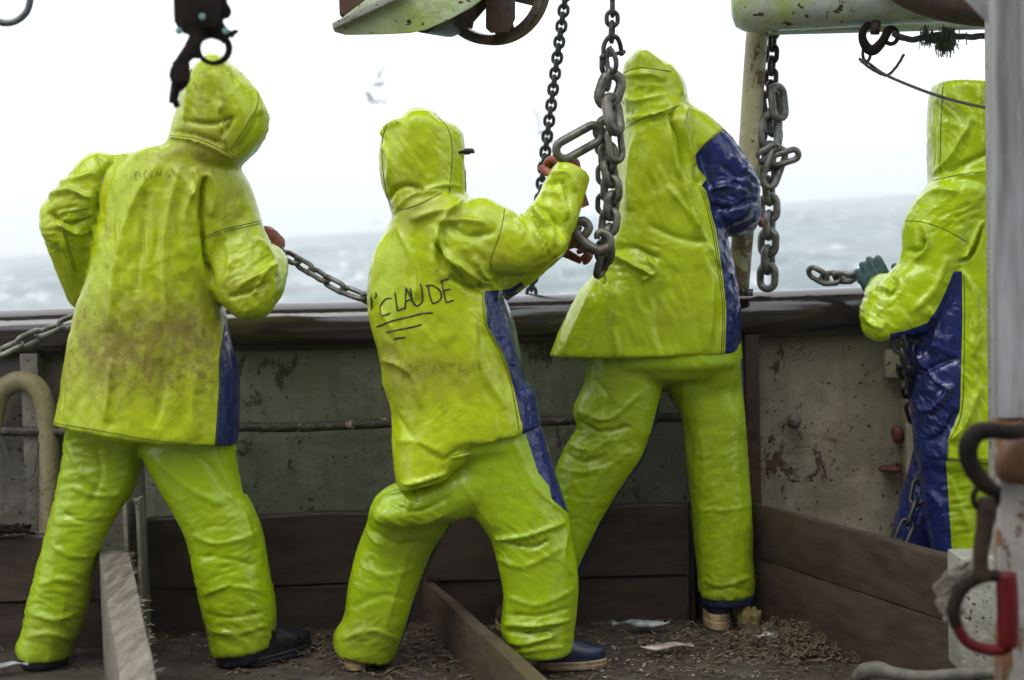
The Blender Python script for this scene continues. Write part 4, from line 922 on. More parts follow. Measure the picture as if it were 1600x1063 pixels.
g4 = glove(p4, P(1384, 474, 5.34), (-.38, .12, .93), (.05, 1, .1), teal, curl=(30, 40, 30), thumb=-1, s=1.12, spread=2)
glove(p4, P(1600, 560, Y+.15), (-.5, .5, -.3), (-.2, .4, -.9), teal)
boots(p4, [(1437, 985, 5.32, (-.4, .9)), (1495, 1000, 5.12, (-.3, .95))])
# ================================================================ CHAINS AND GEAR
def linkmesh(L, W, r, mat, name='link', stud=False, n=10):
    """stadium link along local z, flat in xz"""
    h = L/2-W/2; R_ = W/2-r; pts = []
    for k in range(9): a = pi*k/8; pts.append((R_*cos(a), 0, h+R_*sin(a)))
    for k in range(9): a = pi+pi*k/8; pts.append((R_*cos(a), 0, -h+R_*sin(a)))
    mb = MB(); mb.tube(pts, r, n, closed=True)
    V = np.array(mb.v); V += (r*.07*pn(V*(40+300*.006/r)))[:, None]
    me = bpy.data.meshes.new(name); me.from_pydata([tuple(v) for v in V], [], mb.f); me.shade_smooth(); me.materials.append(mat)
    bm = bmesh.new(); bm.from_mesh(me); bmesh.ops.recalc_face_normals(bm, faces=bm.faces); bm.to_mesh(me); bm.free()
    return me
def frame(dirv, twist, ref=None):
    z_ = Vector(dirv).normalized(); y_ = Vector(ref or (0, 1, 0)); y_ = (y_-z_*y_.dot(z_)).normalized(); x_ = y_.cross(z_)
    M = Matrix((x_, y_, z_)).transposed(); return M @ Matrix.Rotation(twist, 3, 'Z')
def put(parent, me, pos, rot, name='link'):
    o = bpy.data.objects.new(name, me); C.objects.link(o); o.parent = parent
    M = rot.to_4x4(); M.translation = Vector(pos)-origin(parent); o.matrix_local = M; return o
def chain(root, pts, L, W, r, mat, tw=0.0, ref=None, jit=.08, tighten=.0):
    me = linkmesh(L, W, r, mat); pitch = L-4*r+.0008-tighten
    q, _ = smooth_path([Vector(p) for p in pts], [0]*len(pts), 12) if len(pts) > 2 else (pts, 0)
    q = [Vector(p) for p in q]; seg = [(b-a).length for a, b in zip(q[:-1], q[1:])]; tot = sum(seg); n = max(1, int(round(tot/pitch)))
    def at(s):
        for a, b, l in zip(q[:-1], q[1:], seg):
            if s <= l: return a.lerp(b, s/l if l else 0)
            s -= l
        return q[-1]+(q[-1]-q[-2]).normalized()*s
    st = tot/n
    for k in range(n):
        a, b = at(k*st), at((k+1)*st)
        put(root, me, (a+b)/2, frame(b-a, (k % 2)*pi/2+tw+random.uniform(-jit, jit), ref))
def one(root, px, py, Y, ang, tw, L, W, r, mat, tip=0, name='link'):
    """a single link: angle of its long axis in the picture (0 = upright, + leans right), twist about that axis, tip = lean away"""
    p = P(px, py, Y); d = Vector(up)*cos(R(ang))+Vector(rt)*sin(R(ang)); d = d*cos(R(tip))+Vector(fwd)*sin(R(tip))
    return put(root, linkmesh(L, W, r, mat), p, frame(d, R(tw), fwd), name)
# thin chain left of the hanging one
Y = 5.98; c1 = empty('chain', P(846, 275, Y), 'thin dark chain hanging slantwise outside the rail', 'chain', 'chains hanging from the gantry')
chain(c1, [P(975, -640, Y), P(930, -330, Y), P(886, -22, Y), P(872, 80, Y), P(858, 190, Y), P(846, 290, Y), P(838, 380, Y), P(831, 450, Y), P(829, 500, Y)], .050, .042, .0062, darksteel, tw=.25)
# thick hanging chain in the middle
Y = 4.93; S_ = Y/F; c2 = empty('chain', P(950, 240, Y), 'thick chain of mixed link sizes hanging before the worker with the blue sleeve', 'chain', 'chains hanging from the gantry')
for a in ((957, -2, 0, 85, 26, 24, 3.4), (957, 12, 0, 80, 33, 22, 3.3), (956.5, 29.5, 0, 8, 30, 24.5, 3.6), (956, 50, 2, 75, 38, 24, 3.4)):
    one(c2, a[0], a[1], Y, a[2], a[3], a[4]*S_, a[5]*S_, a[6]*S_, darksteel)
chain(c2, [P(957, -13, Y), P(958, -250, Y), P(960, -600, Y)], 33*S_, 24*S_, 3.5*S_, darksteel, tw=.1)
# bow shackle
mb = MB(); mb.tube([P(943, 86, Y), P(944, 70, Y), P(952, 58, Y), P(963, 58, Y), P(969, 70, Y+.01), P(971, 84, Y+.02)], 3.7*S_, 12, sub=5)
mb.ell(P(943, 88, Y), (Vector(rt)*5*S_, Vector(fwd)*6*S_, Vector(up)*5*S_)); mb.ell(P(971, 83, Y+.02), (Vector(rt)*5*S_, Vector(fwd)*6*S_, Vector(up)*5*S_)); mb.tube([P(938, 90, Y-.01), P(976, 81, Y+.03)], 3.3*S_, 10)
build(mb, 'shackle', darksteel, c2, True)
mb = MB(); mb.tube([P(941, 90, Y), P(941, 108, Y), P(947, 118, Y+.01)], 4.4*S_, 10, sub=4); mb.tube([P(952, 74, Y-.02), P(962, 92, Y-.03), P(961, 110, Y-.03), P(952, 112, Y-.01), P(948, 92, Y), P(952, 76, Y)], 4.0*S_, 10, sub=4)
build(mb, 'coupling', darksteel, c2, True)
BG = [(953, 141, 18, 12, 66, 46, 8.4, 0), (958, 179, -8, 52, 72, 44, 8.2, 10), (944, 201, 28, 28, 44, 36, 7.6, 0), (905, 222, 61, 20, 92, 42, 6.8, 0),
      (951, 124, 8, 80, 40, 24, 4.5, -10), (961, 226, -6, 35, 62, 36, 5.6, 0)]
for k, (x, y, an, tw, L, W, r, tp) in enumerate(BG): one(c2, x, y, Y-.02*(k % 2), an, tw, L*S_, W*S_, r*S_, steel, tp)
chain(c2, [P(950, 232, Y), P(951, 262, Y), P(957, 300, Y), P(953, 340, Y), P(949, 372, Y), P(944, 400, Y+.03), P(938, 425, Y+.06)], 50*S_, 37*S_, 6.0*S_, steel, tw=.55, jit=.25)
chain(c2, [P(941, 215, Y+.05), P(944, 270, Y+.05), P(943, 330, Y+.06)], 38*S_, 28*S_, 4.2*S_, steel, tw=.2, jit=.25)
# open coupling link held in the fingers
hl = empty('coupling_link', P(925, 375, Y-.03), 'heavy open hook-shaped coupling link at the foot of the thick chain, held in orange fingers', 'coupling')
mb = MB(); a = Y-.03
mb.tube([P(904, 352, a), P(900, 362, a), P(908, 374, a), P(922, 386, a), P(938, 392, a), P(951, 385, a), P(952, 372, a), P(943, 364, a), P(934, 366, a), P(933, 374, a)], [7*S_, 8*S_, 8*S_, 8.5*S_, 8.5*S_, 8*S_, 7.5*S_, 7*S_, 6*S_, 4*S_], 14, sub=5)
build(mb, 'hook', steel, hl, True)
mb = MB(); mb.tube([P(899, 350, a), P(911, 346, a), P(920, 355, a), P(915, 366, a), P(908, 372, a)], [7*S_, 8*S_, 7*S_, 7*S_, 5*S_], 14, sub=5); build(mb, 'jaw', steel, hl, True)
# chain behind the pole
Y = 5.66; c3 = empty('chain', P(1203, 250, Y), 'chain with small links above and large links below, hanging behind the peeling pole', 'chain', 'chains hanging from the gantry')
S3 = Y/F
chain(c3, [P(1216, -420, Y), P(1212, -200, Y), P(1208, 20, Y), P(1206, 90, Y), P(1204, 150, Y)], 34*S3, 24*S3, 4*S3, darksteel, tw=.5)
chain(c3, [P(1203, 150, Y), P(1208, 190, Y), P(1203, 230, Y), P(1200, 270, Y), P(1202, 320, Y), P(1201, 370, Y), P(1200, 400, Y), P(1199, 446, Y)], 50*S3, 36*S3, 6*S3, steelg, tw=.5, jit=.3)
for x, y, an, tw, L, W, r in ((1216, 160, -6, 30, 62, 36, 6.2), (1203, 205, 5, 15, 62, 40, 6.2), (1227, 246, 72, 12, 52, 26, 5.0), (1209, 262, 20, 25, 74, 36, 5.4), (1198, 240, 60, 40, 50, 30, 5.6)):
    one(c3, x, y, Y-.05, an, tw, L*S3, W*S3, r*S3, steelg)
# chain on the rail to the green glove
Y = 5.62; c4 = empty('chain', P(1300, 430, Y), 'short length of grey chain lying along the rail into the green glove', 'chain', 'chains in the crew\'s hands')
zr = RZ+.02
chain(c4, [P(1268, 424, 5.66), P(1290, 436, 5.64), P(1320, 433, 5.6), P(1345, 432, 5.5), P(1372, 428, 5.40), P(1392, 436, 5.38)], 42*Y/F, 29*Y/F, 4.6*Y/F, steelg, tw=.7, jit=.3)
c5 = empty('chain', P(1410, 600, 5.46), 'chain hanging down past the far right worker\'s blue trousers', 'chain', 'chains in the crew\'s hands')
chain(c5, [P(1396, 515, 5.1), P(1408, 545, 5.1), P(1414, 580, 5.15), P(1426, 640, 5.36), P(1442, 700, 5.33), P(1436, 760, 5.29), P(1426, 800, 5.27), P(1408, 842, 5.25), P(1398, 880, 5.24)], 50*5.2/F, 28*5.2/F, 4*5.2/F, darksteel, tw=.4, jit=.3)
# chain through the left worker's hands
c6 = empty('chain', P(505, 430, 5.3), 'grey-green chain pulled tight from the left worker\'s glove to the lettered jacket', 'chain', 'chains in the crew\'s hands')
chain(c6, [P(424, 388, 5.34), P(438, 394, 5.30), P(480, 418, 5.22), P(520, 444, 5.15), P(560, 462, 5.12), P(600, 470, 5.10), P(640, 470, 5.1)], 50*5.2/F, 25*5.2/F, 4.1*5.2/F, steelg, tw=.6, jit=.12)
c7 = empty('chain', P(50, 530, 5.4), 'grey chain coming in over the rail at the left edge to the left worker\'s waist', 'chain', 'chains in the crew\'s hands')
chain(c7, [P(-40, 566, 5.2), P(0, 552, 5.22), P(50, 528, 5.28), P(100, 508, 5.34), P(150, 490, 5.38), P(200, 480, 5.4)], 52*5.25/F, 27*5.25/F, 4.4*5.25/F, steelg, tw=.5, jit=.12)

# gantry: pole, pipe, rope
Y = 5.62
gp = empty('pole', P(1158, 455, Y), 'slanting cream pole with peeling paint standing on the rail under the overhead pipe', 'pole')
mb = MB(); mb.tube([P(1184, 40, Y), P(1176, 150, Y), P(1170, 250, Y), P(1160, 370, Y), P(1153, 456, Y)], 17*Y/F, 28, sub=4); build(mb, 'post', cream, gp, True)
mb = MB(); mb.tube([P(1153, 450, Y), P(1152.6, 462, Y)], 24*Y/F, 20); build(mb, 'foot', railm, gp, bev=.003)
Y = 5.45
hp = empty('overhead_pipe', P(1300, 0, Y), 'big glossy grey and green overhead pipe with a capped end at the top right', 'pipe')
mb = MB(); a, b_ = P(1172, 4, Y), P(2500, -70, Y-.45); dr = (b_-a).normalized(); rr = 46*Y/F
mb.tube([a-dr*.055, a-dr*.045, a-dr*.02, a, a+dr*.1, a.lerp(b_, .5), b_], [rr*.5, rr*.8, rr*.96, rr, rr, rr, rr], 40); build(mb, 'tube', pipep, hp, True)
for x in (1252, 1440):
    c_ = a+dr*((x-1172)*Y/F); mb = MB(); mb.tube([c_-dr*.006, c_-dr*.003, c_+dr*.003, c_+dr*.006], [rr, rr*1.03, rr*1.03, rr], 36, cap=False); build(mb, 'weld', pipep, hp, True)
mb = MB(); q = [P(1200, 44, Y+.16), P(1720, 36, Y+.08)]; mb.box((q[0]+q[1])/2, ((q[1]-q[0]).length/2, .05, .012)); build(mb, 'flange', greenp, hp, bev=.003)
Y = 5.2; mb = MB(); mb.tube([P(1370, -200, Y+.12), P(1375, -100, Y+.12), P(1390, -56, Y+.1), P(1420, -28, Y), P(1470, -8, Y-.05), P(1530, 2, Y-.1), P(1640, 10, Y-.2), P(1720, 60, Y-.25), P(1730, 300, Y-.25), P(1730, 660, Y-.25)], 38*Y/F, 24, sub=5); tag(build(mb, 'bent_pipe', rustm, smooth=True), 'rusty brown bent pipe crossing the big overhead pipe at the top right', 'pipe')
Y = 3.2; mb = MB(); mb.prism([P(1500, -8, Y), P(1546, 40, Y), P(1560, 40, Y), P(1560, -30, Y)], [P(1500, -8, Y+.03), P(1546, 40, Y+.03), P(1560, 40, Y+.03), P(1560, -30, Y+.03)]); tag(build(mb, 'gusset_plate', greyp, bev=.002), 'grey triangular gusset plate beside the top of the near post', 'plate')
# hook with rope
Y = 5.35; s = Y/F
hk = empty('hook', P(1365, 70, Y), 'dark iron hook hanging under the big overhead pipe with rope and wire tied to it', 'hook')
mb = MB(); mb.tube([P(1358, 38, Y), P(1349, 48, Y), P(1348, 62, Y), P(1356, 76, Y), P(1366, 78, Y), P(1378, 66, Y), P(1386, 52, Y), P(1392, 44, Y)], [5.5*s, 6*s, 6.5*s, 8*s, 8.5*s, 7*s, 6.5*s, 6*s], 14, sub=5); build(mb, 'shank', blackm, hk, True)
mb = MB(); mb.tube([P(1392+11*cos(t*pi/4), 56+13*sin(t*pi/4), Y) for t in range(8)], 3.4*s, 10, closed=True, sub=3); build(mb, 'eye', blackm, hk, True)
mb = MB(); mb.tube([P(1354+6*cos(t*pi/4), 84+12*sin(t*pi/4), Y) for t in range(8)], 2.4*s, 8, closed=True, sub=3); build(mb, 'eye', blackm, hk, True)
mb = MB(); mb.tube([P(1368, 32, Y), P(1367, 54, Y)], [9*s, 7*s], 12); build(mb, 'lug', rustm, hk, True)
def strands(mb, pts, r, k=3, sub=8, tw=90):
    q, _ = smooth_path([Vector(p) for p in pts], [0]*len(pts), sub)
    # resample to a fixed step
    out = [q[0]]; st = r*.9
    for p in q[1:]:
        while (p-out[-1]).length > st: out.append(out[-1]+(p-out[-1]).normalized()*st)
    q = out
    for s_ in range(k):
        o = []; ph = 2*pi*s_/k
        for i in range(len(q)):
            t = (q[min(i+1, len(q)-1)]-q[max(i-1, 0)]).normalized(); a = t.cross(Vector((.1, .9, .3))).normalized(); b = t.cross(a); g = ph+i*.42
            o.append(q[i]+(a*cos(g)+b*sin(g))*r*.5)
        mb.tube(o, r*.56, 6)
mb = MB(); strands(mb, [P(1395, 52, Y), P(1420, 62, Y), P(1450, 58, Y), P(1475, 54, Y), P(1510, 58, Y), P(1560, 55, Y), P(1640, 50, Y)], 5.2*s)
strands(mb, [P(1446, 52, Y-.02), P(1455, 64, Y-.02), P(1470, 60, Y-.02), P(1484, 48, Y-.01), P(1492, 62, Y)], 5.2*s)
for k in range(170):
    a = RNG.normal()*9; x0 = 1478+a; l = abs(RNG.normal())*9+18
    if k > 120: x0, l = 1450+RNG.normal()*5, 12+abs(RNG.normal())*4
    y0 = 50+RNG.normal()*5; mb.tube([P(x0, y0, Y-.02+RNG.normal()*.01), P(x0+RNG.normal()*2-1, y0+l*.5, Y-.03+RNG.normal()*.012), P(x0+RNG.normal()*3-1, min(y0+l, 90), Y-.02+RNG.normal()*.012)], .0017, 4)
tag(build(mb, 'rope', rope, smooth=True), 'thick dark green rope with a frayed knot stretched under the overhead pipe', 'rope')
mb = MB(); strands(mb, [P(1342, 92, Y), P(1356, 98, Y-.01), P(1378, 114, Y-.02), P(1410, 129, Y-.1), P(1460, 148, Y-.2), P(1510, 162, Y-.3), P(1560, 172, Y-.4), P(1640, 185, Y-.5)], 2.3*s, 4)
strands(mb, [P(1344, 94, Y-.01), P(1362, 108, Y-.02), P(1384, 118, Y-.02), P(1396, 110, Y-.03), P(1405, 98, Y-.03), P(1413, 84, Y-.03)], 2.4*s, 3)
tag(build(mb, 'wire', wirem, smooth=True), 'thin twisted wire running from the iron hook past the far right worker\'s hood', 'wire')

# overhead gantry the chains and the pulley hang from (above the frame)
ga = empty('gantry', (0, 5.3, 3.0), 'heavy green-stained steel gantry beam overhead from which the chains and pulley hang', 'gantry')
mb = MB(); mb.box((0, 5.35, 3.05), (3.4, .45, .09)); build(mb, 'beam', greenp, ga, bev=.01)
for x in (-3.3, 3.3):
    mb = MB(); mb.box((x, 5.35, 1.5), (.08, .12, 1.46)); build(mb, 'leg', greenp, ga, bev=.01)
mb = MB(); mb.box((P(650, 0, 5.1).x, 5.12, 2.45), (.16, .03, .51)); build(mb, 'hanger_plate', rustm, ga, bev=.004)
mb = MB(); mb.tube([P(1300, -40, 5.45), (P(1300, -40, 5.45).x, 5.45, 2.96)], .04, 16); build(mb, 'strut', cream, ga)
# pulley block overhead
Y = 5.0; s = Y/F
pb = empty('pulley_block', P(700, 0, Y), 'green-stained steel bracket with a spoked rusty pulley wheel at the top centre', 'pulley')
mb = MB(); top = [(519, 40), (522, 50), (540, 55), (600, 54), (640, 52), (666, 47), (704, 30), (737, 12), (780, -20), (650, -60)]
far = [(x+10, y-26) for x, y in top]
mb.grid([[P(x, y, Y-.12) for x, y in top], [P(x, y, Y+.25) for x, y in top]]); build(mb, 'bracket', greenp, pb, bev=.006)
mb = MB(); mb.prism([P(519, 36, Y-.16), P(520, 46, Y-.16), P(640, -10, Y-.16), P(640, -24, Y-.16)], [P(519, 36, Y-.11), P(520, 46, Y-.11), P(640, -10, Y-.11), P(640, -24, Y-.11)]); build(mb, 'edge_strip', whitep, pb, bev=.004)
mb = MB(); mb.box(P(552, 2, Y+.1), (.035, .06, .045)); build(mb, 'lug', rustm, pb, bev=.004)
mb = MB(); ax = Vector((.45, .89, 0)).normalized(); c_ = P(690, 22, Y+.05); mb.tube([c_-ax*.1, c_+ax*.05], 34*s, 28); build(mb, 'hub', darksteel, pb, bev=.004)
wc = P(769, -22, Y+.10); wa = Vector((.30, .95, .05)).normalized(); e1 = wa.cross(Vector((0, 0, 1))).normalized(); e2 = wa.cross(e1); Rw = 90*s
def ringpts(r_, off=0, n=64): return [wc+wa*off+(e1*cos(2*pi*k/n)+e2*sin(2*pi*k/n))*r_ for k in range(n)]
mb = MB()
prof = [(Rw, -.028), (Rw*1.03, -.024), (Rw*.97, -.008), (Rw*.97, .008), (Rw*1.03, .024), (Rw, .028), (Rw*.86, .022), (Rw*.84, 0), (Rw*.86, -.022)]
rr_ = [ringpts(a_, b__) for a_, b__ in prof]; rings = [[rr_[j][k] for j in range(len(prof))] for k in range(64)]; rings.append(rings[0]); vs = [p for r_ in rings[:-1] for p in r_]; n = len(prof); fs = []
for k in range(64):
    for j in range(n): fs.append((k*n+j, k*n+(j+1) % n, ((k+1) % 64)*n+(j+1) % n, ((k+1) % 64)*n+j))
mb.add(vs, fs); wheel = build(mb, 'wheel', railsteel if 'railsteel' in globals() else simple('worn_sheave_steel', (.14, .11, .10), .35, .5, .5, 16, .5, (.05, .03, .022)), pb, 'edge')
mb = MB()
for k in range(6):
    a_ = 2*pi*k/6+.28; d_ = e1*cos(a_)+e2*sin(a_); M = Matrix((d_, wa, d_.cross(wa))).transposed(); mb.box(wc+d_*Rw*.45, (Rw*.45, .008, .028), M)
mb.tube([wc-wa*.04, wc+wa*.04], Rw*.22, 24); build(mb, 'spokes', rustm, wheel, bev=.002)
mb = MB(); mb.prism([P(759+x, y, Y) for x, y in ((0, -60), (0, 44), (8, 52), (36, 50), (46, 30), (46, -60))], [P(759+x, y, Y+.03) for x, y in ((0, -60), (0, 44), (8, 52), (36, 50), (46, 30), (46, -60))]); build(mb, 'cheek_plate', rustm, pb, bev=.003)
mb = MB(); mb.prism([P(x, y, Y+.02) for x, y in ((700, -60), (704, 28), (718, 38), (738, 46), (744, 20), (744, -60))], [P(x, y, Y+.05) for x, y in ((700, -60), (704, 28), (718, 38), (738, 46), (744, 20), (744, -60))]); build(mb, 'cheek_plate', rustm, pb, bev=.003)

# out-of-focus shackle at the top left, near the camera
Y = 3.45; s = Y/F
sh = empty('shackle', P(320, 40, Y), 'dark blurred shackle cluster with a ring, hanging before the leftmost worker\'s hood', 'shackle')
ol = [(271, -40), (271, 0), (272, 33), (279, 46), (288, 53), (296, 55), (288, 72), (276, 90), (266, 108), (264, 118), (268, 130), (290, 130), (296, 122), (297, 108), (296, 97), (303, 91), (312, 93), (310, 74), (318, 64), (330, 60), (343, 64), (350, 70), (358, 60), (366, 52), (356, 45), (349, 36), (349, 30), (357, 29), (362, 22), (361, 14), (355, 4), (352, -40)]
mb = MB(); mb.prism([P(x, y, Y-.02) for x, y in ol], [P(x, y, Y+.03) for x, y in ol]); build(mb, 'cheek', blackm, sh, bev=.004)
mb = MB(); mb.prism([P(x, y, Y-.045) for x, y in ((300, -40), (300, 20), (312, 44), (335, 48), (345, 30), (345, -40))], [P(x, y, Y+.05) for x, y in ((300, -40), (300, 20), (312, 44), (335, 48), (345, 30), (345, -40))]); build(mb, 'block', blackm, sh, bev=.012)
mb = MB(); mb.tube([P(334+24*cos(t*pi/6), 76+23*sin(t*pi/6), Y) for t in range(12)], [3.8*s+1.6*s*max(0, cos(t*pi/6)) for t in range(12)], 14, closed=True, sub=3); build(mb, 'ring', blackm, sh, True)
mb = MB(); mb.tube([P(276, 112, Y), P(281, 104, Y), P(282, 124, Y), P(274, 142, Y), P(270, 162, Y)], [6*s, 15*s, 15*s, 8*s, 6*s], 14, sub=4); mb.tube([P(272, 150, Y), P(277, 168, Y)], 5*s, 8); build(mb, 'tail', rustdark if 'rustdark' in globals() else blackm, sh, True)
for x, y in ((325, 32), (289, 54), (361, 54)):
    mb = MB(); p_ = P(x, y, Y); mb.tube([p_-Vector((0, .06, 0)), p_-Vector((0, .068, 0))], 5*s, 14); build(mb, 'bolt', tealm, sh, bev=.002)
mb = MB(); mb.tube([P(360, 58, Y), P(366, 50, Y), P(372, 49, Y)], [4*s, 4*s, 2.5*s], 8); build(mb, 'pin', blackm, sh, True)
Y = 3.9; mb = MB(); mb.tube([P(-12, 28, Y), P(5, 36, Y), P(25, 33, Y), P(42, 18, Y), P(48, -6, Y), P(48, -30, Y)], 5.5*Y/F, 12, sub=5); tag(build(mb, 'ring', simple('grey_ring_steel', (.12, .13, .14), .4, .5, .4, 20, .3), smooth=True), 'curved grey steel ring cut by the top left corner of the picture', 'ring')

mb = MB(); strands(mb, [P(322, -38, 3.45), P(322, -400, 3.6), (P(322, -38, 3.45).x, 4.95, 3.0)], .012); build(mb, 'hanging_rope', wirem, sh, True)
# posts at the right
Y = 3.05
fp = empty('post', (P(1580, 531, Y).x, Y, 0), 'near out-of-focus weathered grey post at the right edge, rusty at its foot', 'post')
def bxz(x0, x1, z0, z1, y, d): 
    mb = MB(); mb.box(((x0+x1)/2, y+d/2, (z0+z1)/2), ((x1-x0)/2, d/2, (z1-z0)/2)); return mb
zs = zz(655, Y, 1580)
build(bxz(P(1558, 300, Y).x, P(1558, 300, Y).x+.26, zs, 2.6, Y, .05), 'upper_shaft', greyp, fp, bev=.006)
rustw = painted('rusty_white_lower_post', (.30, .28, .25), (.16, .07, .02), .47, sc=4)
build(bxz(P(1562, 800, Y).x, P(1562, 800, Y).x+.26, 0, zs-.003, Y+.004, .045), 'lower_shaft', rustw, fp, bev=.005)
mb = MB(); mb.ell(P(1588, 722, Y-.02), (Vector((.035, 0, 0)), Vector((0, .03, 0)), Vector((0, 0, .042))), 20, 14); V = np.array(mb.v); V += (.006*pn(V*30))[:, None]
mesh('rust_boss', V, mb.f, simple('bright_rust', (.085, .034, .010), .85, 0, .5, 14, .7, (.06, .025, .012)), fp, True)
Y = 4.35
mp = empty('post', (P(1600, 700, Y).x, Y, 0), 'cream painted post with rust specks standing just behind the near grey post', 'post')
build(bxz(P(1560, 700, Y).x, P(1560, 700, Y).x+.16, 0, 2.3, Y, .1), 'shaft', whitep, mp, bev=.006)
build(bxz(P(1500, 950, Y).x, P(1500, 950, Y).x+.26, zz(1052, Y, 1500) if zz(1052, Y, 1500) > 0 else 0, zz(872, Y, 1500), Y-.012, .14), 'plinth', whitep, mp, bev=.008)
# hook, swivel and red shackle close to the camera
Y = 2.95; s = Y/F
h2 = empty('hook', P(1530, 740, Y), 'black blurred hook hanging beside the near post, holding a rusty swivel', 'hook')
mb = MB(); mb.tube([P(1605, 672, Y+.05), P(1580, 676, Y+.02), P(1552, 673, Y), P(1528, 676, Y), P(1514, 694, Y), P(1514, 718, Y), P(1526, 742, Y), P(1545, 762, Y), P(1562, 768, Y)], [12*s, 12*s, 13*s, 15*s, 16*s, 15*s, 14*s, 13*s, 8*s], 16, sub=5); build(mb, 'bow', blackm, h2, True)
mb = MB(); mb.tube([P(1540+19*cos(t*pi/5), 778+20*sin(t*pi/5), Y) for t in range(10)], 5.5*s, 12, closed=True, sub=3); build(mb, 'eye', blackm, h2, True)
mb = MB(); mb.tube([P(1540, 776, Y), P(1542, 800, Y), P(1538, 825, Y), P(1534, 850, Y), P(1532, 880, Y), P(1536, 905, Y)], [12*s, 16*s, 14*s, 13*s, 12*s, 13*s], 16, sub=5); V = np.array(mb.v); V += (.003*pn(V*45))[:, None]
mesh('swivel', V, mb.f, simple('dark_rust', (.030, .016, .010), .7, 0, .4, 18, .5, spec=.2), h2, True)
r2 = empty('shackle', P(1545, 950, Y), 'big blurred D-shackle with a red painted side hanging under the swivel at the lower right', 'shackle')
mb = MB(); mb.tube([P(1562, 900, Y), P(1532, 902, Y), P(1504, 920, Y), P(1490, 950, Y), P(1494, 978, Y)], [9*s, 10.5*s, 10.5*s, 10.5*s, 10*s], 16, sub=5); build(mb, 'bow', blackm, r2, True)
mb = MB(); mb.tube([P(1494, 976, Y), P(1510, 1002, Y), P(1536, 1014, Y), P(1564, 1016, Y), P(1580, 1008, Y)], [9*s, 9*s, 9.5*s, 9.5*s, 8*s], 16, sub=5); build(mb, 'bow', redp, r2, True)
mb = MB(); mb.tube([P(1572, 896, Y), P(1574, 930, Y), P(1575, 980, Y), P(1574, 1010, Y)], [16*s, 17*s, 17*s, 15*s], 16, sub=4); build(mb, 'sleeve', redp, r2, True)
mb = MB()
for k in range(60):
    a = RNG.normal(size=4); mb.tube([P(1530+a[0]*5, 880+a[1]*8, Y+.04), P(1500+a[2]*9, 895+a[3]*10, Y+.06+.01*a[0]), P(1478+a[1]*9, 930+a[0]*12, Y+.07), P(1490+a[3]*8, 960+a[2]*8, Y+.06)], .0016, 4, sub=2)
tag(build(mb, 'rope_end', simple('pale_frayed_rope', (.26, .23, .18), .9, 0, .4, 50, 0), smooth=True), 'pale frayed rope end behind the blurred swivel at the lower right', 'rope')
Y = 4.2; mb = MB(); q = [P(1340, 1062, 4.35), P(1352, 1050, 4.33), P(1372, 1046, 4.3), P(1395, 1052, 4.25), P(1440, 1058, 4.2), P(1500, 1054, 4.15), P(1600, 1048, 4.1)]
q = [Vector((v.x, v.y, max(v.z, .03))) for v in q]; mb.tube(q, [.018, .022, .02, .016, .015, .015, .015], 14, sub=5); tag(build(mb, 'hose', simple('grey_hose', (.10, .088, .07), .6, 0, .4, 30, .5), smooth=True), 'grey hose lying on the deck at the bottom right corner', 'hose')

# ================================================================ FISH, LITTER, BIRDS
def fish(px, py, ang, L, hgt, mat, label, tilt=0):
    c = G(px, py, .03); d = Vector((cos(R(ang)), sin(R(ang)), 0)); sd_ = Vector((-d.y, d.x, 0)); U = Vector((0, 0, 1)); mb = MB(); rings = []
    for t, a, b in ((-.5, .02, .04), (-.47, .25, .3), (-.38, .6, .6), (-.2, 1, 1), (0, 1.0, .95), (.2, .7, .7), (.36, .32, .35), (.42, .16, .22)):
        rings.append([c+d*t*L+sd_*(a*hgt*cos(2*pi*k/14))+U*(b*hgt*.42*sin(2*pi*k/14)+.004*sin(t*8)) for k in range(14)])
    mb.grid(rings); root = build(mb, 'fish', mat, None, True); tag(root, label, 'fish', 'dead fish on the deck')
    mb = MB(); e = c+d*.42*L; mb.grid([[e+d*x*L+sd_*y*hgt*q+U*z_ for y, z_ in ((-1, .002), (1, .002), (1, -.002), (-1, -.002))] for x, q in ((-.02, .15), (.05, .6), (.10, 1.0), (.11, .9))]); build(mb, 'tail_fin', mat, root)
    mb = MB(); mb.grid([[c+d*x*L+sd_*hgt*(y)+U*z_ for y, z_ in ((.8, .003), (q, .002), (q, -.002), (.8, -.003))] for x, q in ((-.15, .9), (-.05, 1.4), (.08, 1.3), (.18, .8))]); build(mb, 'fin', mat, root)
    for q in (1,):
        mb = MB(); p_ = c-d*.42*L+U*hgt*.30+sd_*hgt*.1; mb.ell(p_, (d*.006, sd_*.006, U*.004), 10, 6); build(mb, 'eye', blackm, root, True)
fish(1003, 974, 172, .17, .026, fishg, 'silver grey fish lying flat on the deck near the back boards')
fish(1040, 1010, 8, .15, .022, fishm, 'pinkish fish lying on the deck in the open, left of the leaning worker\'s clog')
fish(1205, 992, 200, .09, .022, fishg, 'small pale fish half buried in the seaweed litter right of the clog')
fish(8, 1040, 20, .12, .02, fishg, 'silver fish at the bottom left corner by the left worker\'s boot')
mb = MB(); c_ = G(1170, 984, 0); mb.ell(c_+Vector((0, .0, .035)), (Vector((.034, 0, 0)), Vector((0, .035, 0)), Vector((0, 0, .045))), 26, 18); V = np.array(mb.v); V += (V-np.array(c_))*(.35*pn(V*38)+.2*pn(V*90))[:, None]; V[:, 2] = np.maximum(V[:, 2], .001)
tag(mesh('sponge', V, mb.f, lump, None, True), 'yellow-brown sponge lump on the deck right of the leaning worker\'s clog', 'sponge')
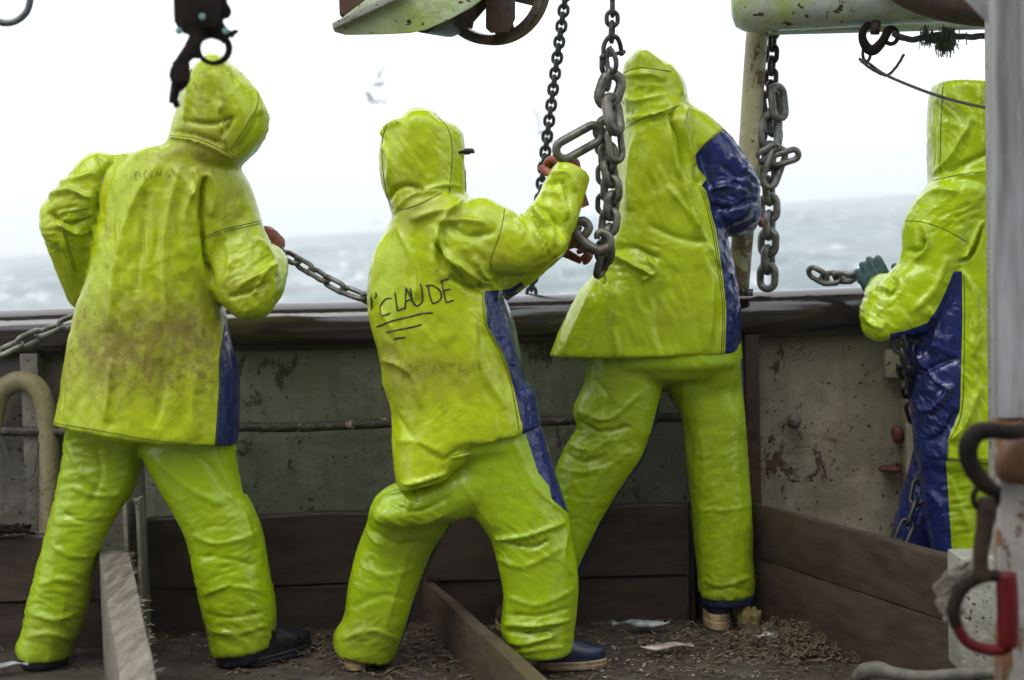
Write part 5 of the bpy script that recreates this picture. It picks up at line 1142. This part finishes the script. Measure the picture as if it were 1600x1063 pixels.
def litter(name, regions, mat, label, cat):
    V = []; Fc = []
    for px, py, rx, ry, n, sz, pile in regions:
        for _ in range(n):
            a, b = RNG.normal(size=2)*.5; x, y = px+a*rx, py+b*ry
            if y < 905: y = 905
            g = G(x, y, 0)
            if g.y > YBD-.02: continue
            hgt = pile*math.exp(-(a*a+b*b)*2)*RNG.rand(); th = RNG.rand()*6.28; L = sz*(.5+1.4*RNG.rand()); W = L*(.04+.09*RNG.rand()); up0 = RNG.rand()*.9*(1 if pile > .02 else .3)
            d = Vector((cos(th), sin(th), 0)); s_ = Vector((-d.y, d.x, RNG.normal()*.4)); k0 = len(V); m_ = 4
            for j in range(m_+1):
                t = j/m_; c = Vector((g.x, g.y, .004+hgt))+d*L*(t-.5)+Vector((0, 0, L*up0*(t-.3)**2+.3*L*up0*t))+s_*L*.30*sin(t*5+th); w_ = W*(.35+1.1*sin(pi*min(.95, t+.12)))*.5*(1+.3*sin(j*5+th))
                V.append(c-s_*w_); V.append(c+s_*w_+Vector((0, 0, .002)))
            for j in range(m_): q = k0+2*j; Fc.append((q, q+1, q+3, q+2))
    o = mesh(name, V, Fc, mat, None, True); md = o.modifiers.new('thick', 'SOLIDIFY'); md.thickness = .0014
    tag(o, label, cat, kind='stuff')
litter('seaweed_litter', [(1252, 1003, 105, 20, 1300, .030, .05), (1290, 1020, 150, 18, 700, .028, .03), (1150, 1010, 220, 32, 350, .026, .015), (960, 965, 160, 12, 350, .026, .02), (920, 990, 300, 50, 150, .024, .008), (660, 1000, 80, 36, 400, .030, .02), (470, 1010, 90, 34, 260, .026, .015), (540, 1040, 200, 30, 120, .024, .01),
        (280, 1000, 160, 40, 130, .022, .01), (60, 990, 160, 40, 100, .022, .01), (1100, 1050, 500, 24, 260, .020, .006), (750, 1050, 300, 40, 120, .024, .01)], weed, 'heaps and scraps of brown seaweed litter over the deck', 'seaweed')
litter('shell_scraps', [(1100, 1020, 420, 60, 170, .007, .002), (950, 1045, 300, 40, 70, .009, .002), (500, 1010, 500, 60, 130, .008, .002), (1230, 1000, 140, 26, 25, .008, .05)], simple('pale_shell_bits', (.50, .42, .33), .4, 0, .3, 30, 0), 'pale shell and fish scraps scattered over the wet deck', 'scraps')
# fine frayed fibres along the timber
mb = MB()
for k in range(150):
    t = RNG.rand(); e = RNG.rand() < .6; a = Gz(154, 856, .335).lerp(Gz(198, 1140, .335), t); b_ = Gz(203, 863, .335).lerp(Gz(262, 1140, .335), t); p_ = (b_ if e else a.lerp(b_, RNG.rand()))
    q = Vector((RNG.normal()*.008, RNG.normal()*.008, .002+RNG.rand()*.004)); mb.tube([p_, p_+q, p_+q*1.6+Vector((RNG.normal()*.006, 0, -.004))], .0005, 3)
tag(build(mb, 'rope_fibres', simple('pale_fibres', (.38, .33, .25), .9, 0, .3, 40, 0), smooth=True), 'pale frayed fibres caught on the grey timber', 'fibres', kind='stuff')
def gull(px, py, D, bank, yaw, label, sc=1.0):
    c = P(px, py, D); M = Matrix.Rotation(R(yaw), 3, 'Z') @ Matrix.Rotation(R(bank), 3, 'Y'); root = empty('gull', c, label, 'bird', 'gulls over the sea')
    mb = MB(); mb.tube([M@(Vector(p)*sc)+c for p in ((0, -.30, 0), (0, -.18, .01), (0, 0, 0), (0, .16, .02), (0, .24, .05), (0, .30, .045), (0, .36, .03))], [.02*sc, .06*sc, .085*sc, .07*sc, .045*sc, .035*sc, .008*sc], 12, sub=3); build(mb, 'body', gullm, root, True)
    for q in (-1, 1):
        mb = MB(); rings = []
        for x, y, z_, ch in ((.03, .08, .03, .17), (.25, .14, .14, .16), (.42, .10, .17, .13), (.60, -.02, .12, .07), (.72, -.10, .06, .02)):
            rings.append([M@(Vector((q*x, y+ch*a_, z_+b__))*sc)+c for a_, b__ in ((-.6, 0), (0, .014), (.4, .006), (.4, -.006), (0, -.002), (-.6, -.004))])
        mb.grid(rings); build(mb, 'wing', gulld if q > 0 else gullm, root, True)
gull(592, 130, 40, -38, 30, 'pale gull banking in the sky between the left and the lettered workers')
gull(586, 158, 52, 12, 70, 'darker small gull just below the banking gull')
gull(845, 205, 44, 60, 20, 'blurred gull in the sky behind the thin slanting chain')
gull(588, 348, 190, 10, 60, 'tiny distant gull low over the horizon beside the lettered worker\'s hood')
